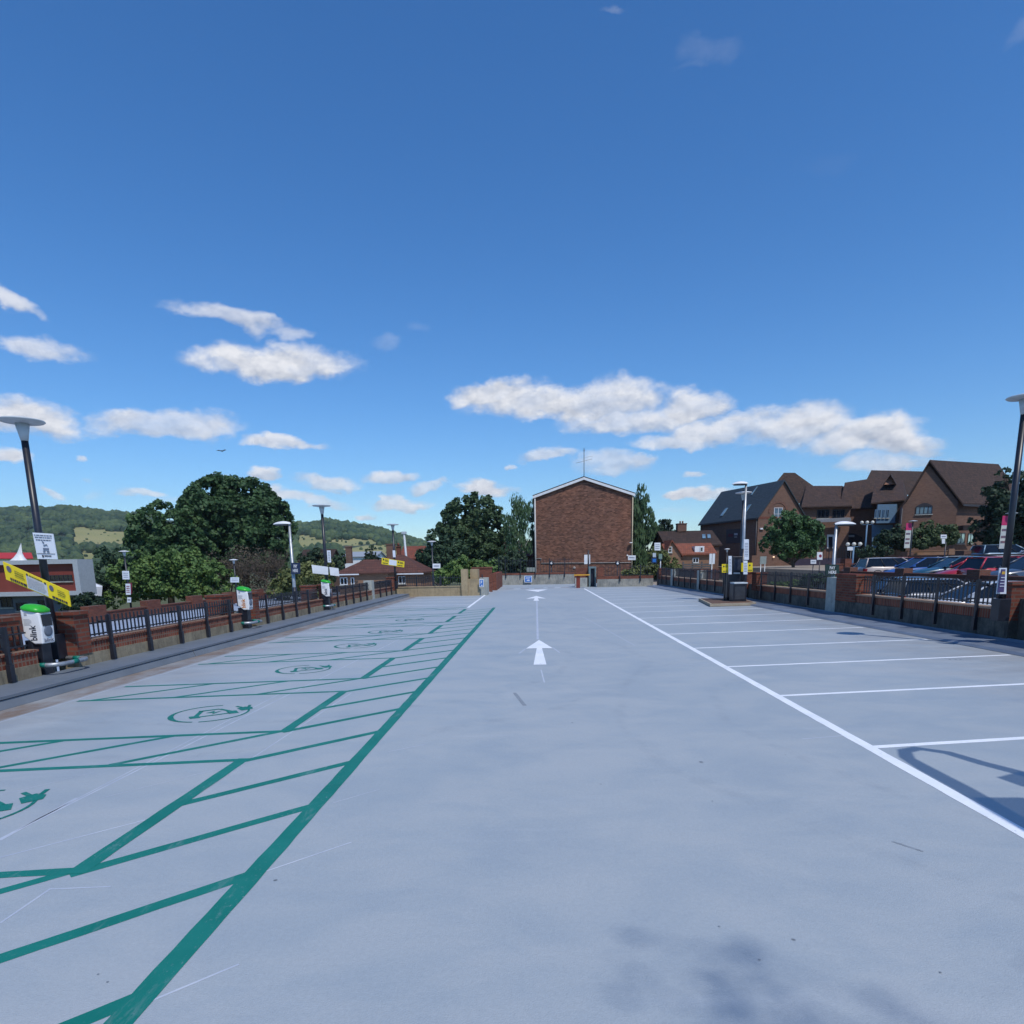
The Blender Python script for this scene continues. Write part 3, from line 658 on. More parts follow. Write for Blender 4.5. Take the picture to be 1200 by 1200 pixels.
b = MB(); b.box((.02, .0, .722), (.42, .34, zz(704, 665, YR))); b.build('brick_pier', BRICK_R, ew)
railing('black railing on the far right end wall', (xz(706, YR), YR+.12), (xz(766, YR), YR+.12), .72, [xz(p, YR)-xz(706, YR) for p in (726.5, 750.5)], 'black railings on the end walls', face=-.17, foot=.35, top=.72, bar=.2)
# stair kiosk by the end of the lane
st = empty('stair_doorway', (xz(690, 45), 45, 0), 0, 'narrow doorway with a dark opening at the end of the far right wall', 'doorway')
zt = zz(695, 666, 45); xa = xz(698.7, 45)-xz(690, 45)
b = MB(); b.box((0, 0, 0), (.13, .5, zt)); b.box((xa-.1, 0, 0), (xa, .5, zt)); b.box((0, 0, zt), (xa, .5, zt+.12)); b.build('frame', mat('grey_green_steel', (.16, .22, .23), (.12, .17, .18), rough=.6), st)
b = MB(); b.box((.13, .2, 0), (xa-.1, .26, zt)); b.build('door', mat('dark_door', (.012, .014, .03), (.02, .02, .04), rough=.5), st)
b = MB(); b.box((-.9, .3, 0), (-.002, .6, zt)); b.build('brick_cheek', BRICK_R, st)
b = MB(); b.box((-.95, -.02, 0), (-.1, .25, zz(685, 677, 45))); b.build('concrete_cheek', CONC_G, st)
yp = empty('barrier_post', (xz(677.5, 43.5), 43.5, 0), 0, 'dark red post with a flat yellow top beside the far doorway', 'post')
zt = zz(677, 674.5, 43.5)
b = MB(); b.box((-.12, -.12, 0), (.12, .12, zt)); b.build('post', mat('dark_red_paint', (.22, .04, .02), (.16, .03, .02), rough=.6), yp)
b = MB(); b.box((-.28, -.2, zt+.002), (.75, .25, zt+.07)); b.build('top_plate', mat('amber_paint', (.75, .38, .03), (.6, .3, .03), rough=.5), yp)
# ------------------------------------------------------------------ disc-headed lamp posts
def disc_lamp(label, X, Y, z0, z1, group, r=.33, light_top=False, base=True):
    root = empty('lamp_post', (X, Y, z0), 0, label, 'lamp post', group); h = z1-z0
    p = MB(); p.tube([(0, 0, .0), (0, 0, h-.32)], [.062, .05], 12); p.build('pole', BLACK, root)
    if base: p = MB(); p.box((-.11, -.11, 0), (.11, .11, .42)); p.build('base_box', BLACK, root, bevel=.01)
    p = MB(); p.lathe((0, 0, h-.34), [(.0, 0), (.052, 0), (.07, .1), (.10, .26), (.0, .262)], 20); p.build('neck', PALE, root)
    p = MB(); p.lathe((0, 0, h-.075), [(0, 0), (.12, -.005), (r*.93, .018), (r, .035), (r*.96, .05), (r*.5, .08), (0, .095)], 40); p.build('disc_head', WHITE if light_top else PALE, root)
    return root
def lamp_at(label, px0, py0, pxh, pyh, Y, group, **k):
    a = at(px0, py0, Y); z1 = zz(pxh, pyh, Y); return disc_lamp(label, a.x, Y, a.z, z1+.02, group, **k)
G1 = 'disc-headed lamp posts around the deck'
lamp_at('tall black lamp post with a flat disc head nearest on the left', 67.5, 772, 22, 492, 10.45, G1, r=.315)
lamp_at('disc-headed lamp post on the left parapet carrying two white boards', 384.5, 700, 378, 592, 23.85, G1)
lamp_at('disc-headed lamp post at the far left corner carrying a yellow board', 464, 690, 458, 614.5, 35.6, G1)
lamp_at('tall black lamp post with disc head cut by the right frame edge', 1171, 727, 1201, 464, 12.72, G1, r=.3)
lamp_at('black disc-headed lamp post behind the pay machine on the right', 866.5, 690, 869, 577, 27.4, G1, light_top=True)
G2 = 'disc-headed lamp posts beyond the deck'
def ground_lamp(label, px, pytop, Y, z0, **k): disc_lamp(label, xz(px, Y), Y, z0, zz(px, pytop, Y), G2, base=False, **k)
ground_lamp('black disc-headed lamp post on the lower deck left, with a white sign and red board', 147, 645.5, 41, -1.2, light_top=True, r=.31)
ground_lamp('small dark lamp post in front of the bare brown tree', 274, 655.5, 50, -1.2, light_top=True)
ground_lamp('black disc lamp post in front of the central trees with a white plate', 507, 634, 48, -2.7, light_top=True)
ground_lamp('short dark lamp post in front of the brick hall side wall', 851.5, 643, 60, -1.2, light_top=True, r=.25)
# ------------------------------------------------------------------ street lights with lens-shaped heads
def street_light(label, X, Y, z0, z1, hl, dirx, group, z_black=None, dr=None):
    root = empty('street_light', (X, Y, z0), 0, label, 'street light', group); h = z1-z0
    p = MB(); p.tube([(0, 0, 0), (0, 0, h*.35), (0, 0, h-.02)], [.075, .07, .045], 10); p.build('pole', GALV, root)
    p = MB(); p.tube([(0, 0, 0), (0, 0, z_black if z_black else .5)], .085, 12); p.build('pole_sleeve', BLACK, root)
    d = dr or Vector((dirx, 0, 0))
    hd = MB(); hd.sm = True; vs = []; N = 14; Mm = 10
    for i in range(N+1):
        t = i/N; rr = max(0.02, math.sin(math.pi*min(1, t*.92+.06))**.55)
        for k in range(Mm+1):
            a = math.pi*k/Mm; s = Vector((-d.y, d.x, 0))
            v = d*(t*hl-.1*hl)+s*(math.cos(a)*.16*rr)+Vector((0, 0, math.sin(a)*.125*rr*(1-.2*t)))
            vs.append(v)
    hd.add(vs, [(i*(Mm+1)+k, i*(Mm+1)+k+1, (i+1)*(Mm+1)+k+1, (i+1)*(Mm+1)+k) for i in range(N) for k in range(Mm)]+[(i*(Mm+1), (i+1)*(Mm+1), (i+1)*(Mm+1)+Mm, i*(Mm+1)+Mm) for i in range(N)])
    o = hd.build('lamp_head', WHITE, root, loc=(0, 0, h-.04))
    p = MB(); e = d*(hl*.78); s = Vector((-d.y, d.x, 0))*.1
    p.hull([q+Vector((0, 0, z)) for q in (s+d*.06, -s+d*.06, e+s*.6, e-s*.6) for z in (h-.085, h-.038)]); p.build('lens_tray', mat('dark_lens_tray', (.03, .035, .045), (.05, .05, .06), rough=.4), root)
    return root
G3 = 'street lights with lens-shaped heads'
a = at(352, 700, 24); street_light('grey street light with a white curved head behind the left parapet', at(341, 640, 24).x, 24, -1.2, zz(340, 614, 24)+.03, .66, -1, G3, z_black=zz(352, 688, 24)+1.2)
street_light('grey street light with a white curved head rising above the pay sign on the right', xz(977, 23), 23, -1.2, zz(977, 615, 23)+.04, .72, 1, G3, z_black=.6)
street_light('street light with a white curved head above the pay machine', xz(871, 27.0), 27.1, .1, zz(873, 567, 27.0)+.04, .62, -1, G3, z_black=zz(870, 643, 27)-.1)
# ------------------------------------------------------------------ charging posts
CGREEN = mat('bright_green_plastic', (.03, .40, .03), (.025, .34, .03), rough=.35)
CW = mat('white_plastic', (.82, .82, .82), (.78, .78, .79), rough=.35, scale=2)
SCREEN = glass('dark_screen', '10141c', .1)
TEAL = mat('teal_band', (.0, .16, .12), (.0, .13, .1), rough=.5)
def charger(label, X, Y, zb, s, txt, seed):
    root = empty('charging_post', (X, Y, zb), 0, label, 'charging post', 'electric car charging posts on the left kerb')
    p = MB(); p.box((-.12, -.10, 0), (.08, .10, .56)); p.box((-.17, -.12, .36), (-.05, .08, .56)); p.build('pedestal', BLACK, root, bevel=.012)
    bx = MB(); W = .135; D0, D1 = -.155, .135; z0, z1 = .50, 1.05
    # head body: side profile with slanting top and chamfered chin, extruded across Y
    prof = [(D0, z0+.12), (D0, z1), (D1, z1-.06), (D1+.015, z1-.30), (D1, z0), (D1-.14, z0), ]
    bx.slab([(x, -W, z) for x, z in prof], (0, 2*W, 0)); bd = bx.build('head', CW, root, bevel=.018)
    g_ = MB(); n = 28; vs = []; rings = [(1, 0), (1.04, .02), (1.0, .045), (.7, .085), (.01, .10)]
    for sc_, dz in rings:
        for k in range(n):
            a = 2*math.pi*k/n; x = -.01+.17*sc_*math.copysign(abs(math.cos(a))**.7, math.cos(a)); y = .16*sc_*math.copysign(abs(math.sin(a))**.7, math.sin(a))
            vs.append((x, y, z1-.03+dz-x*.18))
    g_.sm = True; g_.add(vs, [(i*n+k, i*n+(k+1) % n, (i+1)*n+(k+1) % n, (i+1)*n+k) for i in range(len(rings)-1) for k in range(n)]); g_.build('green_cap', CGREEN, root)
    f = MB(); f.box((D1+.002, -.10, z1-.27), (D1+.022, .10, z1-.09)); f.build('screen', SCREEN, root)
    f = MB(); f.lathe((D1+.004, 0, z0+.20), [(0, .02), (.06, .02), (.088, .014), (.092, 0), (.0, 0)], 24, (1, 0, 0)); f.build('socket', mat('socket_grey', (.16, .19, .24), (.12, .14, .18), rough=.5), root)
    # lettering: side face toward -Y (vertical) and chin of the front
    def tx(t, fn, m, bold=.02):
        uv, fs = text_mesh(t, bold); b = MB(); b.add([fn(u, v) for u, v in uv], fs); return b.build('lettering', m, root)
    tm = DARKTXT if txt == 'k' else mat('orange_print', (.65, .22, .03), (.5, .2, .03))
    tx('blink', lambda u, v: (-.02+.11*(1-v)-.03, -W-.003, z0+.06+.24*u), tm)
    tx('blink', lambda u, v: (D1+.012, -.10+.2*u, z0+.025+.06*v), mat('blue_grey_print', (.10, .13, .2), (.12, .15, .22)))
    rb = MB(); 
    for i in range(6): rb.box((-.12, -W-.003, z1-.16-i*.018), (.0+random.uniform(-.03, .02), -W-.001, z1-.155-i*.018))
    rb.box((-.1, -W-.004, z1-.10), (-.055, -W-.001, z1-.055)); rb.build('small_print', mat('grey_print', (.35, .36, .38), (.4, .4, .42)), root)
    return root
CG = 'electric car charging posts on the left kerb'
charger('white charging post with green cap nearest on the left kerb', -7.93, 9.90, .17, 1, 'k', 1)
charger('white charging post with orange lettering, second along the left kerb', -7.86, 17.12, .17, 1, 'o', 2)
charger('white charging post third along the left kerb, below the two white boards', -7.82, 23.85, .17, 1, 'k', 3)
def hoop(label, Y, L_=.8):
    root = empty('hoop_barrier', (-8.0, Y, .17), 0, label, 'hoop barrier', 'steel hoop barriers round the charging posts')
    z = .17; x1 = .42; path = [(0, 0, z), (x1-.18, 0, z)]+[(x1-.18+.18*math.sin(t), .18-.18*math.cos(t), z) for t in [R(22.5*k) for k in range(1, 4)]]+[(x1, .18, z), (x1, L_-.18, z)]+[(x1-.18+.18*math.cos(t), L_-.18+.18*math.sin(t), z) for t in [R(22.5*k) for k in range(1, 4)]]+[(x1-.18, L_, z), (0, L_, z)]
    p = MB(); p.tube(path, .035, 12); p.build('rail', GALV, root)
    for (a, b_) in (((.12, 0), (.24, 0)), ((x1, .34), (x1, .46)), ((.12, L_), (.24, L_))):
        p = MB(); p.tube([(a[0], a[1], z), (b_[0], b_[1], z)], .038, 12); p.build('teal_band', TEAL, root)
    
hoop('steel hoop barrier with teal bands round the nearest charging post', 9.72, .78)
hoop('steel hoop barrier round the charging post with orange lettering', 16.75, .75)
hoop('steel hoop barrier round the third charging post', 23.42, .7)
# ------------------------------------------------------------------ signs on the left
Yb = 10.18
b = boardpx('sign_board', [(3.2, 658), (80, 692.5), (82.6, 711), (7.2, 679)], Yb, YEL, 'large yellow three-panel board tilted on the nearest left lamp post', group='yellow tilted boards')
b.rects([(.345, .06, .665, .94)], mat('pale_panel', (.55, .56, .60), (.48, .5, .54), rough=.5), 'pale_panel')
b.rects([(.345, .80, .665, .94)], YEL, 'yellow_strip')
def disc(u, v, ru, rv, n=16): return [(u+ru*math.cos(2*math.pi*k/n), v+rv*math.sin(2*math.pi*k/n)) for k in range(n)]
b.poly([disc(.085, .72, .038, .17), disc(.735, .70, .034, .17)], mat('purple_grey_disc', (.12, .11, .18), (.1, .1, .16)))
b.poly([disc(.37, .87, .014, .07), disc(.645, .83, .014, .07)], DARKTXT)
b.rects(lines(.17, .32, .42, .82, 3, .24, 2)+lines(.83, .96, .42, .82, 3, .24, 3)+lines(.40, .60, .83, .91, 1, .5, 5), DARKTXT)
b.rects(lines(.085, .34, .10, .26, 1, .8, 4)+lines(.735, .97, .10, .26, 1, .8, 6), DARKTXT, 'bold_print')
b.rects(lines(.365, .645, .2, .76, 7, .35, 9), mat('grey_print', (.35, .36, .38), (.4, .4, .42)), 'small_print')
GPX = mat('slate_print', (.12, .15, .2), (.15, .18, .25))
b = boardpx('sign_board', [(38, 624), (61.5, 625.5), (67, 655.5), (44, 655)], Yb, WHITEB, 'white notice with a small pictogram on the nearest left lamp post', group='white notices on posts')
b.rects(lines(.06, .94, .88, .94, 1, .6, 1)+lines(.08, .92, .80, .86, 1, .6, 2), GPX)
b.rects([(.04, .205, .96, .22)]+lines(.4, .75, .09, .16, 1, .6, 2)+lines(.12, .88, .71, .76, 1, .5, 3)+[(.28, .07, .36, .16)], DARKTXT)
b.poly([[(.40, .36), (.68, .36), (.70, .43), (.40, .43)], [(.38, .26), (.48, .26), (.50, .33), (.38, .33)], [(.58, .26), (.70, .26), (.68, .33), (.56, .33)], [(.44, .62), (.5, .58), (.50, .66), (.40, .70)], [(.44, .50), (.62, .54), (.68, .47), (.62, .58), (.46, .55)]], GPX)
b = boardpx('sign_board', [(365, 661.8), (384.5, 664.3), (384.6, 673.6), (366.5, 671.8)], 23.7, WHITE, 'longer blank white board on the left of the second lamp post', group='white boards on the second lamp post')
b = boardpx('sign_board', [(385.8, 664.5), (396.5, 666), (397.6, 675.3), (387, 674)], 23.7, WHITE, 'shorter blank white board on the right of the second lamp post', group='white boards on the second lamp post')
b = boardpx('sign_board', [(383, 645), (387.2, 645), (388, 659), (384, 659)], 23.72, WHITEB, 'narrow pale notice above the two white boards', group='white notices on posts')
b.rects(lines(.3, .8, .1, .9, 6, .5, 2), mat('grey_print', (.35, .36, .38), (.4, .4, .42)))
b = boardpx('sign_board', [(447.5, 653.4), (474, 658), (473.6, 665), (447, 661)], 35.5, YEL, 'small far yellow board with pale middle panel tilted on the corner lamp post', group='yellow tilted boards')
b.rects([(.33, .08, .66, .92)], WHITEB, 'pale_panel'); b.poly([disc(.08, .75, .03, .14), disc(.74, .72, .03, .14)], DARKTXT); b.rects(lines(.14, .3, .5, .85, 2, .5, 1)+lines(.8, .96, .5, .85, 2, .5, 1)+lines(.05, .3, .1, .35, 1, .5, 2)+lines(.7, .95, .1, .35, 1, .5, 2), DARKTXT)
b = boardpx('sign_board', [(460, 645), (463, 645), (463.6, 653), (460.6, 653)], 35.5, WHITEB, 'tiny pale plate above the far yellow board', group='white notices on posts')
def payhere(label, x0, y0, x1, y1, Y, m):
    b = boardpx('pay_sign', rectpx(x0, y0, x1, y1), Y, m, label, group='dark pay here signs', thick=.05)
    b.text('PAY', (.30, .56, .70, .84), WHITE, .02); b.text('HERE', (.22, .16, .78, .44), WHITE, .02); return b
payhere('dark navy pay here sign on the left street light', 341, 659.5, 351.5, 672.5, 23.85, NAVY)
payhere('dark green pay here sign on the right street light above a brick pier', 967.5, 661.5, 983.5, 674.5, 22.8, mat('dark_green_board', (.012, .035, .035), (.015, .045, .04)))
def sgn(label, x0, y0, x1, y1, Y, m=WHITEB, lean=0, n=3, g='small plates beyond the deck', pr=DARKTXT, fill=.3):
    b = boardpx('sign_board', rectpx(x0, y0, x1, y1, lean), Y, m, label, group=g)
    if n: b.rects(lines(.15, .85, .15, .85, n, fill, int(x0)), pr)
    return b
GP = mat('slate_print', (.12, .15, .2), (.15, .18, .25))
sgn('white plate on the lower deck lamp post, left of the big trees', 143, 669, 151, 679, 40.9, lean=.7, pr=GP)
sgn('maroon board just below the white plate on the lower deck lamp post', 149.5, 683, 154.5, 696, 40.95, mat('maroon_board', (.16, .015, .04), (.2, .02, .05)), n=0)
sgn('white plate overlapping the maroon board', 147, 684, 152.5, 697, 40.85, n=4, lean=.6, pr=mat('maroon_print', (.2, .02, .05), (.25, .03, .06)), fill=.5)
sgn('small cream plate low on the lower deck lamp post', 149, 700, 153.5, 706, 40.9, n=1)
sgn('white plate in front of the bare brown tree', 270, 676.5, 280, 682.5, 49.9, n=2, pr=GP)
sgn('white plate in front of the central trees', 507, 660.5, 516, 666, 47.9, WHITE, n=1, pr=GP)
sgn('white plate at the lower right corner of the brick gable', 736, 650.8, 745, 656.3, 58, WHITE, n=1, pr=GP)
b = boardpx('parking_sign', rectpx(561.5, 679, 566.8, 687.8), 35.7, WHITE, 'blue parking sign with a white P on the sandy block wall', cat='parking sign', group='blue signs on the end walls')
b.rects([(.1, .08, .9, .92)], BLUE, 'blue_panel'); b.text('P', (.34, .36, .68, .82), WHITE, .02); b.rects([(.4, .16, .75, .26)], WHITE)
b = boardpx('direction_sign', rectpx(614.5, 674.8, 623.5, 682.5), 51.2, WHITEB, 'blue exit sign with white lettering on the lane end wall', cat='sign', group='blue signs on the end walls')
b.rects([(.08, .08, .92, .92)], BLUE, 'blue_panel'); b.text('EXIT', (.2, .55, .8, .78), WHITE, .02); b.poly([[(.3, .26), (.55, .26), (.55, .18), (.75, .33), (.55, .48), (.55, .40), (.3, .40)]], WHITE)
boardpx('notice_board', rectpx(617, 665, 627, 670), 58, mat('grey_green_board', (.3, .33, .3), (.25, .28, .25)), 'grey horizontal board left of the brick gable foot', cat='sign')
# round lamps on short posts behind the lane wall
for px, nm in ((646, 'left'), (723.5, 'right')):
    Yq = 53; r_ = empty('round_bracket_lamp', (xz(px, Yq), Yq, -.5), 0, 'small round black lamp on a post, %s one in front of the brick gable' % nm, 'lamp', 'small round lamps before the gable')
    zc = zz(px, 660, Yq)+.5
    p = MB(); p.tube([(0, 0, 0), (0, 0, zc)], .035, 8); p.build('post', BLACK, r_)
    p = MB(); p.lathe((0, -.12, zc), [(0, .1), (.19, .1), (.2, .0), (0, 0)], 20, (0, 1, 0)); p.build('lamp_body', BLACK, r_)
    p = MB(); p.lathe((0, -.125, zc-.03), [(0, 0), (.09, 0), (.09, .02)], 16, (0, 1, 0)); p.build('lens', WHITE, r_)
# banner post in front of the gable
r_ = empty('banner_post', (xz(689.5, 47), 47, 0), 0, 'black post with a white banner either side in front of the gable', 'post')
p = MB(); p.tube([(0, 0, 0), (0, 0, zz(689.5, 645, 47))], .05, 8); p.build('pole', BLACK, r_)
for a_, b__ in ((-.30, -.06), (.06, .13)):
    p = MB(); p.box((a_, -.01, zz(689, 661, 47)), (b__, .01, zz(689, 650, 47))); p.build('banner', WHITE, r_)
# ------------------------------------------------------------------ pay area on the right
b = MB(); pl = [(6.5, 24.35), (8.30, 24.66), (8.62, 27.3), (6.95, 27.9)]
b.slab([(x, y, .012) for x, y in pl], (0, 0, .10)); plinth = empty('plinth', (0, 0, 0), 0, 'low concrete-edged brick plinth under the pay machine', 'plinth')
b.build('edging', mat('buff_concrete_edge', (.36, .31, .24), (.28, .24, .18), rough=.9, scale=3), plinth)
b = MB(); c_ = Vector((7.6, 26.05, 0)); b.slab([(c_.x+(x-c_.x)*.9, c_.y+(y-c_.y)*.92, .114) for x, y in pl], (0, 0, .008)); b.build('brick_top', BRICK_R, plinth)
def boxpx(x0, x1, ytop, Y, zb, dep): return (xz(x0, Y), xz(x1, Y), zz((x0+x1)/2, ytop, Y)-zb, dep)
r_ = empty('litter_bin', (xz(868.5, 25.3), 25.3, .122), 0, 'black litter bin with a pale lid on the plinth', 'litter bin')
hh = zz(868, 682.5, 25.3)-.122
p = MB(); p.box((-.26, -.02, 0), (.26, .5, hh-.06)); p.build('body', BLACK, r_, bevel=.02); p = MB(); p.box((-.24, -.04, hh-.058), (.28, .52, hh)); p.build('lid', PALE, r_, bevel=.01)
p = MB(); p.box((-.19, -.028, .08), (.19, -.021, hh-.16)); p.build('front_panel', mat('dark_grey_panel', (.035, .04, .05), (.05, .055, .065), rough=.4), r_)
r_ = empty('pay_machine', (xz(861, 26.2), 26.2, .122), 0, 'tall black pay machine behind the litter bin', 'pay machine')
hh = zz(861, 652, 26.2)-.122
p = MB(); p.box((-.28, -.05, 0), (.22, .4, hh*.62)); p.build('base', BLACK, r_, bevel=.02); p = MB(); p.box((-.10, -.03, hh*.62), (.30, .35, hh)); p.build('head', BLACK, r_, bevel=.02)
p = MB(); p.box((-.04, -.036, hh*.68), (.24, -.031, hh*.93)); p.build('face_plate', mat('dark_slate_plate', (.03, .04, .065), (.04, .05, .08), rough=.3), r_); p = MB(); p.box((-.05, -.07, hh*.6), (.2, -.051, hh*.635)); p.build('tray', PALE, r_)
b = sgn('left yellow notice beside the pay machine', 846, 661, 853.5, 671, 26, YEL, n=0, g='yellow notices by the pay machine'); b.poly([disc(.3, .72, .1, .1)], DARKTXT); b.rects(lines(.15, .85, .1, .25, 1, .5, 2)+lines(.5, .85, .6, .85, 2, .4, 2), DARKTXT)
b = sgn('right yellow notice beside the pay machine', 868.5, 659.5, 882, 670, 26.0, YEL, n=0, g='yellow notices by the pay machine'); b.poly([disc(.75, .72, .07, .1)], DARKTXT); b.rects(lines(.6, .95, .1, .25, 1, .5, 2), DARKTXT)
sgn('narrow pale notice left of the pay machine head', 853.8, 651.5, 857.5, 673, 25.9, n=9, g='pale notices by the pay machine', pr=GP)
sgn('tall pale blue notice right of the pay machine', 872, 632, 877.6, 656, 25.6, n=9, g='pale notices by the pay machine', pr=GP)
sgn('lower pale notice over the right yellow board', 871.3, 657, 876, 673, 25.6, n=6, g='pale notices by the pay machine', pr=GP)
r_ = empty('notice_post', (xz(874.5, 25.75), 25.75, .122), 0, 'black post holding the pale notices right of the pay machine', 'post')
p = MB(); p.box((-.045, -.03, 0), (.045, .03, zz(874, 632, 25.75)-.122)); p.build('post', BLACK, r_)
r_ = empty('notice_post', (xz(850.5, 26.15), 26.15, 0.122), 0, 'black post holding the left yellow notice', 'post')
p = MB(); p.box((-.03, -.03, 0), (.03, .03, zz(850, 660, 26.15)-.122)); p.build('post', BLACK, r_)
r_ = empty('twin_board_post', (xz(834.3, 40), 40, -1.2), 0, 'slim post with a pair of white boards left of the brick hall', 'post')
z0_ = zz(834, 661, 40)+1.2; z1_ = zz(834, 648.8, 40)+1.2
p = MB(); p.tube([(0, 0, 0), (0, 0, z0_+.1)], .03, 8); p.build('pole', GALV, r_)
for a_ in (-.165, .015): p = MB(); p.box((a_, -.01, z0_), (a_+.15, .01, z1_)); p.build('board', WHITE, r_)
r_ = empty('notice_stand', (xz(894, 42), 42, -1.2), 0, 'grey notice board on two legs in front of the brick hall', 'notice board')
p = MB(); p.box((-.19, -.02, zz(894, 661, 42)+1.2), (.2, .02, zz(894, 652, 42)+1.2)); p.build('board', mat('grey_green_board', (.3, .33, .3), (.25, .28, .25)), r_)
for x_ in (-.13, .13): p = MB(); p.tube([(x_, 0, 0), (x_, 0, zz(894, 661, 42)+1.2)], .025, 6); p.build('leg', GALV, r_)
# sign cluster at the far right corner
Yk = 44.6
r_ = empty('sign_post', (xz(774, Yk), Yk, -.6), 0, 'slim grey post with plates at the far right corner', 'post'); p = MB(); p.tube([(0, 0, 0), (0, 0, zz(774, 650, Yk)+.6)], .04, 8); p.build('post', GALV, r_)
p = MB(); p.box((-.2, -.1, .3), (-.02, .1, zz(772, 668, Yk)+.6)); p.build('cabinet', BLACK, r_)
sgn('white plate topmost at the far right corner post', 767, 636, 774, 645, Yk-.1, WHITE, pr=GP, g='plates on the far right corner post')
sgn('grey plate second down at the far right corner post', 765, 648, 768.7, 653, Yk-.1, PALE, n=0, g='plates on the far right corner post')
sgn('dull green plate right of the grey one at the corner post', 772, 649, 776, 655, Yk-.12, mat('dull_green_plate', (.16, .25, .2), (.2, .28, .24)), n=0, g='plates on the far right corner post')
b = sgn('blue sign with white lettering at the far right corner', 763.5, 653.5, 770, 660, Yk-.15, NAVY, n=0, g='plates on the far right corner post'); b.rects([(.2, .2, .8, .8)], BLUE, 'blue_panel')
# near right lamp signs
b = boardpx('sign_board', [(1174, 667), (1178.5, 667), (1176.5, 694), (1169.5, 694)], 12.5, mat('purple_poster', (.07, .06, .14), (.1, .08, .2), rough=.4), 'purple poster in a white frame at the foot of the right lamp post', cat='sign')
b.c = b.c
b2 = boardpx('sign_board', [(1171.5, 665.5), (1180, 665.5), (1179.2, 696), (1168, 696)], 12.56, WHITEB, 'white frame board behind the purple poster on the right lamp post', cat='sign')
b.rects([(.15, .78, .9, .90)], mat('amber_print', (.6, .35, .05), (.5, .3, .05))); b.rects(lines(.1, .9, .2, .7, 4, .25, 3), WHITEB)
# ------------------------------------------------------------------ buildings
B_GAB = brick('brown_gable_brick', (.11, .05, .037), (.24, .115, .082), (.22, .155, .125), streak=.55, bw=.3, bh=.14)
B_TOWN = brick('brown_town_brick', (.125, .068, .05), (.165, .09, .065), (.17, .13, .11), streak=.25)
B_ORG = brick('orange_house_brick', (.20, .10, .062), (.25, .13, .08), (.24, .19, .14), streak=.2)
T_RED = tiles('red_clay_tiles', (.19, .055, .038), (.12, .05, .038))
T_BRN = tiles('brown_clay_tiles', (.068, .042, .034), (.032, .024, .024), cn=.3)
T_DRK = tiles('dark_brown_tiles', (.055, .035, .03), (.03, .023, .022))
SLATE = tiles('blue_grey_slates', (.045, .06, .075), (.03, .042, .055), rough=.55, row=.3)
UPVC = mat('white_window_frame', (.72, .73, .74), (.64, .65, .66), rough=.45)
DKFR = mat('dark_window_frame', (.03, .025, .03), (.04, .035, .04), rough=.5)
GL = glass('window_glass'); GLB = glass('pale_window_glass', '5b7280', .1)
def window(parent, o, u, w, h, nx=2, ny=1, fr=UPVC, gl=GL, depth=.07, t=.06, name='window'):
    """window at origin o (lower left, local to parent), u = unit direction along the wall; faces u x z"""
    u = Vector(u).normalized(); o = Vector(o); n = Vector((u.y, -u.x, 0)); Z = Vector((0, 0, 1))
    def bar(mb, a0, b0, a1, b1, d):
        p = [o+u*a0+Z*b0, o+u*a1+Z*b0, o+u*a1+Z*b1, o+u*a0+Z*b1]; mb.slab([q-n*.02 for q in p], n*(d+.02))
    f = MB(); bar(f, 0, 0, t, h, depth); bar(f, w-t, 0, w, h, depth); bar(f, t, 0, w-t, t, depth); bar(f, t, h-t, w-t, h, depth)
    for i in range(1, nx): bar(f, w*i/nx-t/2, t, w*i/nx+t/2, h-t, depth-.01)
    for i in range(1, ny): bar(f, t, h*i/ny-t/3, w-t, h*i/ny+t/3, depth-.02)
    fo = f.build(name, fr, parent); g_ = MB(); bar(g_, t, t, w-t, h-t, .02); g_.build('pane', gl, fo)
    s = MB(); bar(s, -.06, -.09, w+.06, -.002, depth+.05); s.build('sill', CONC_G, fo); return fo
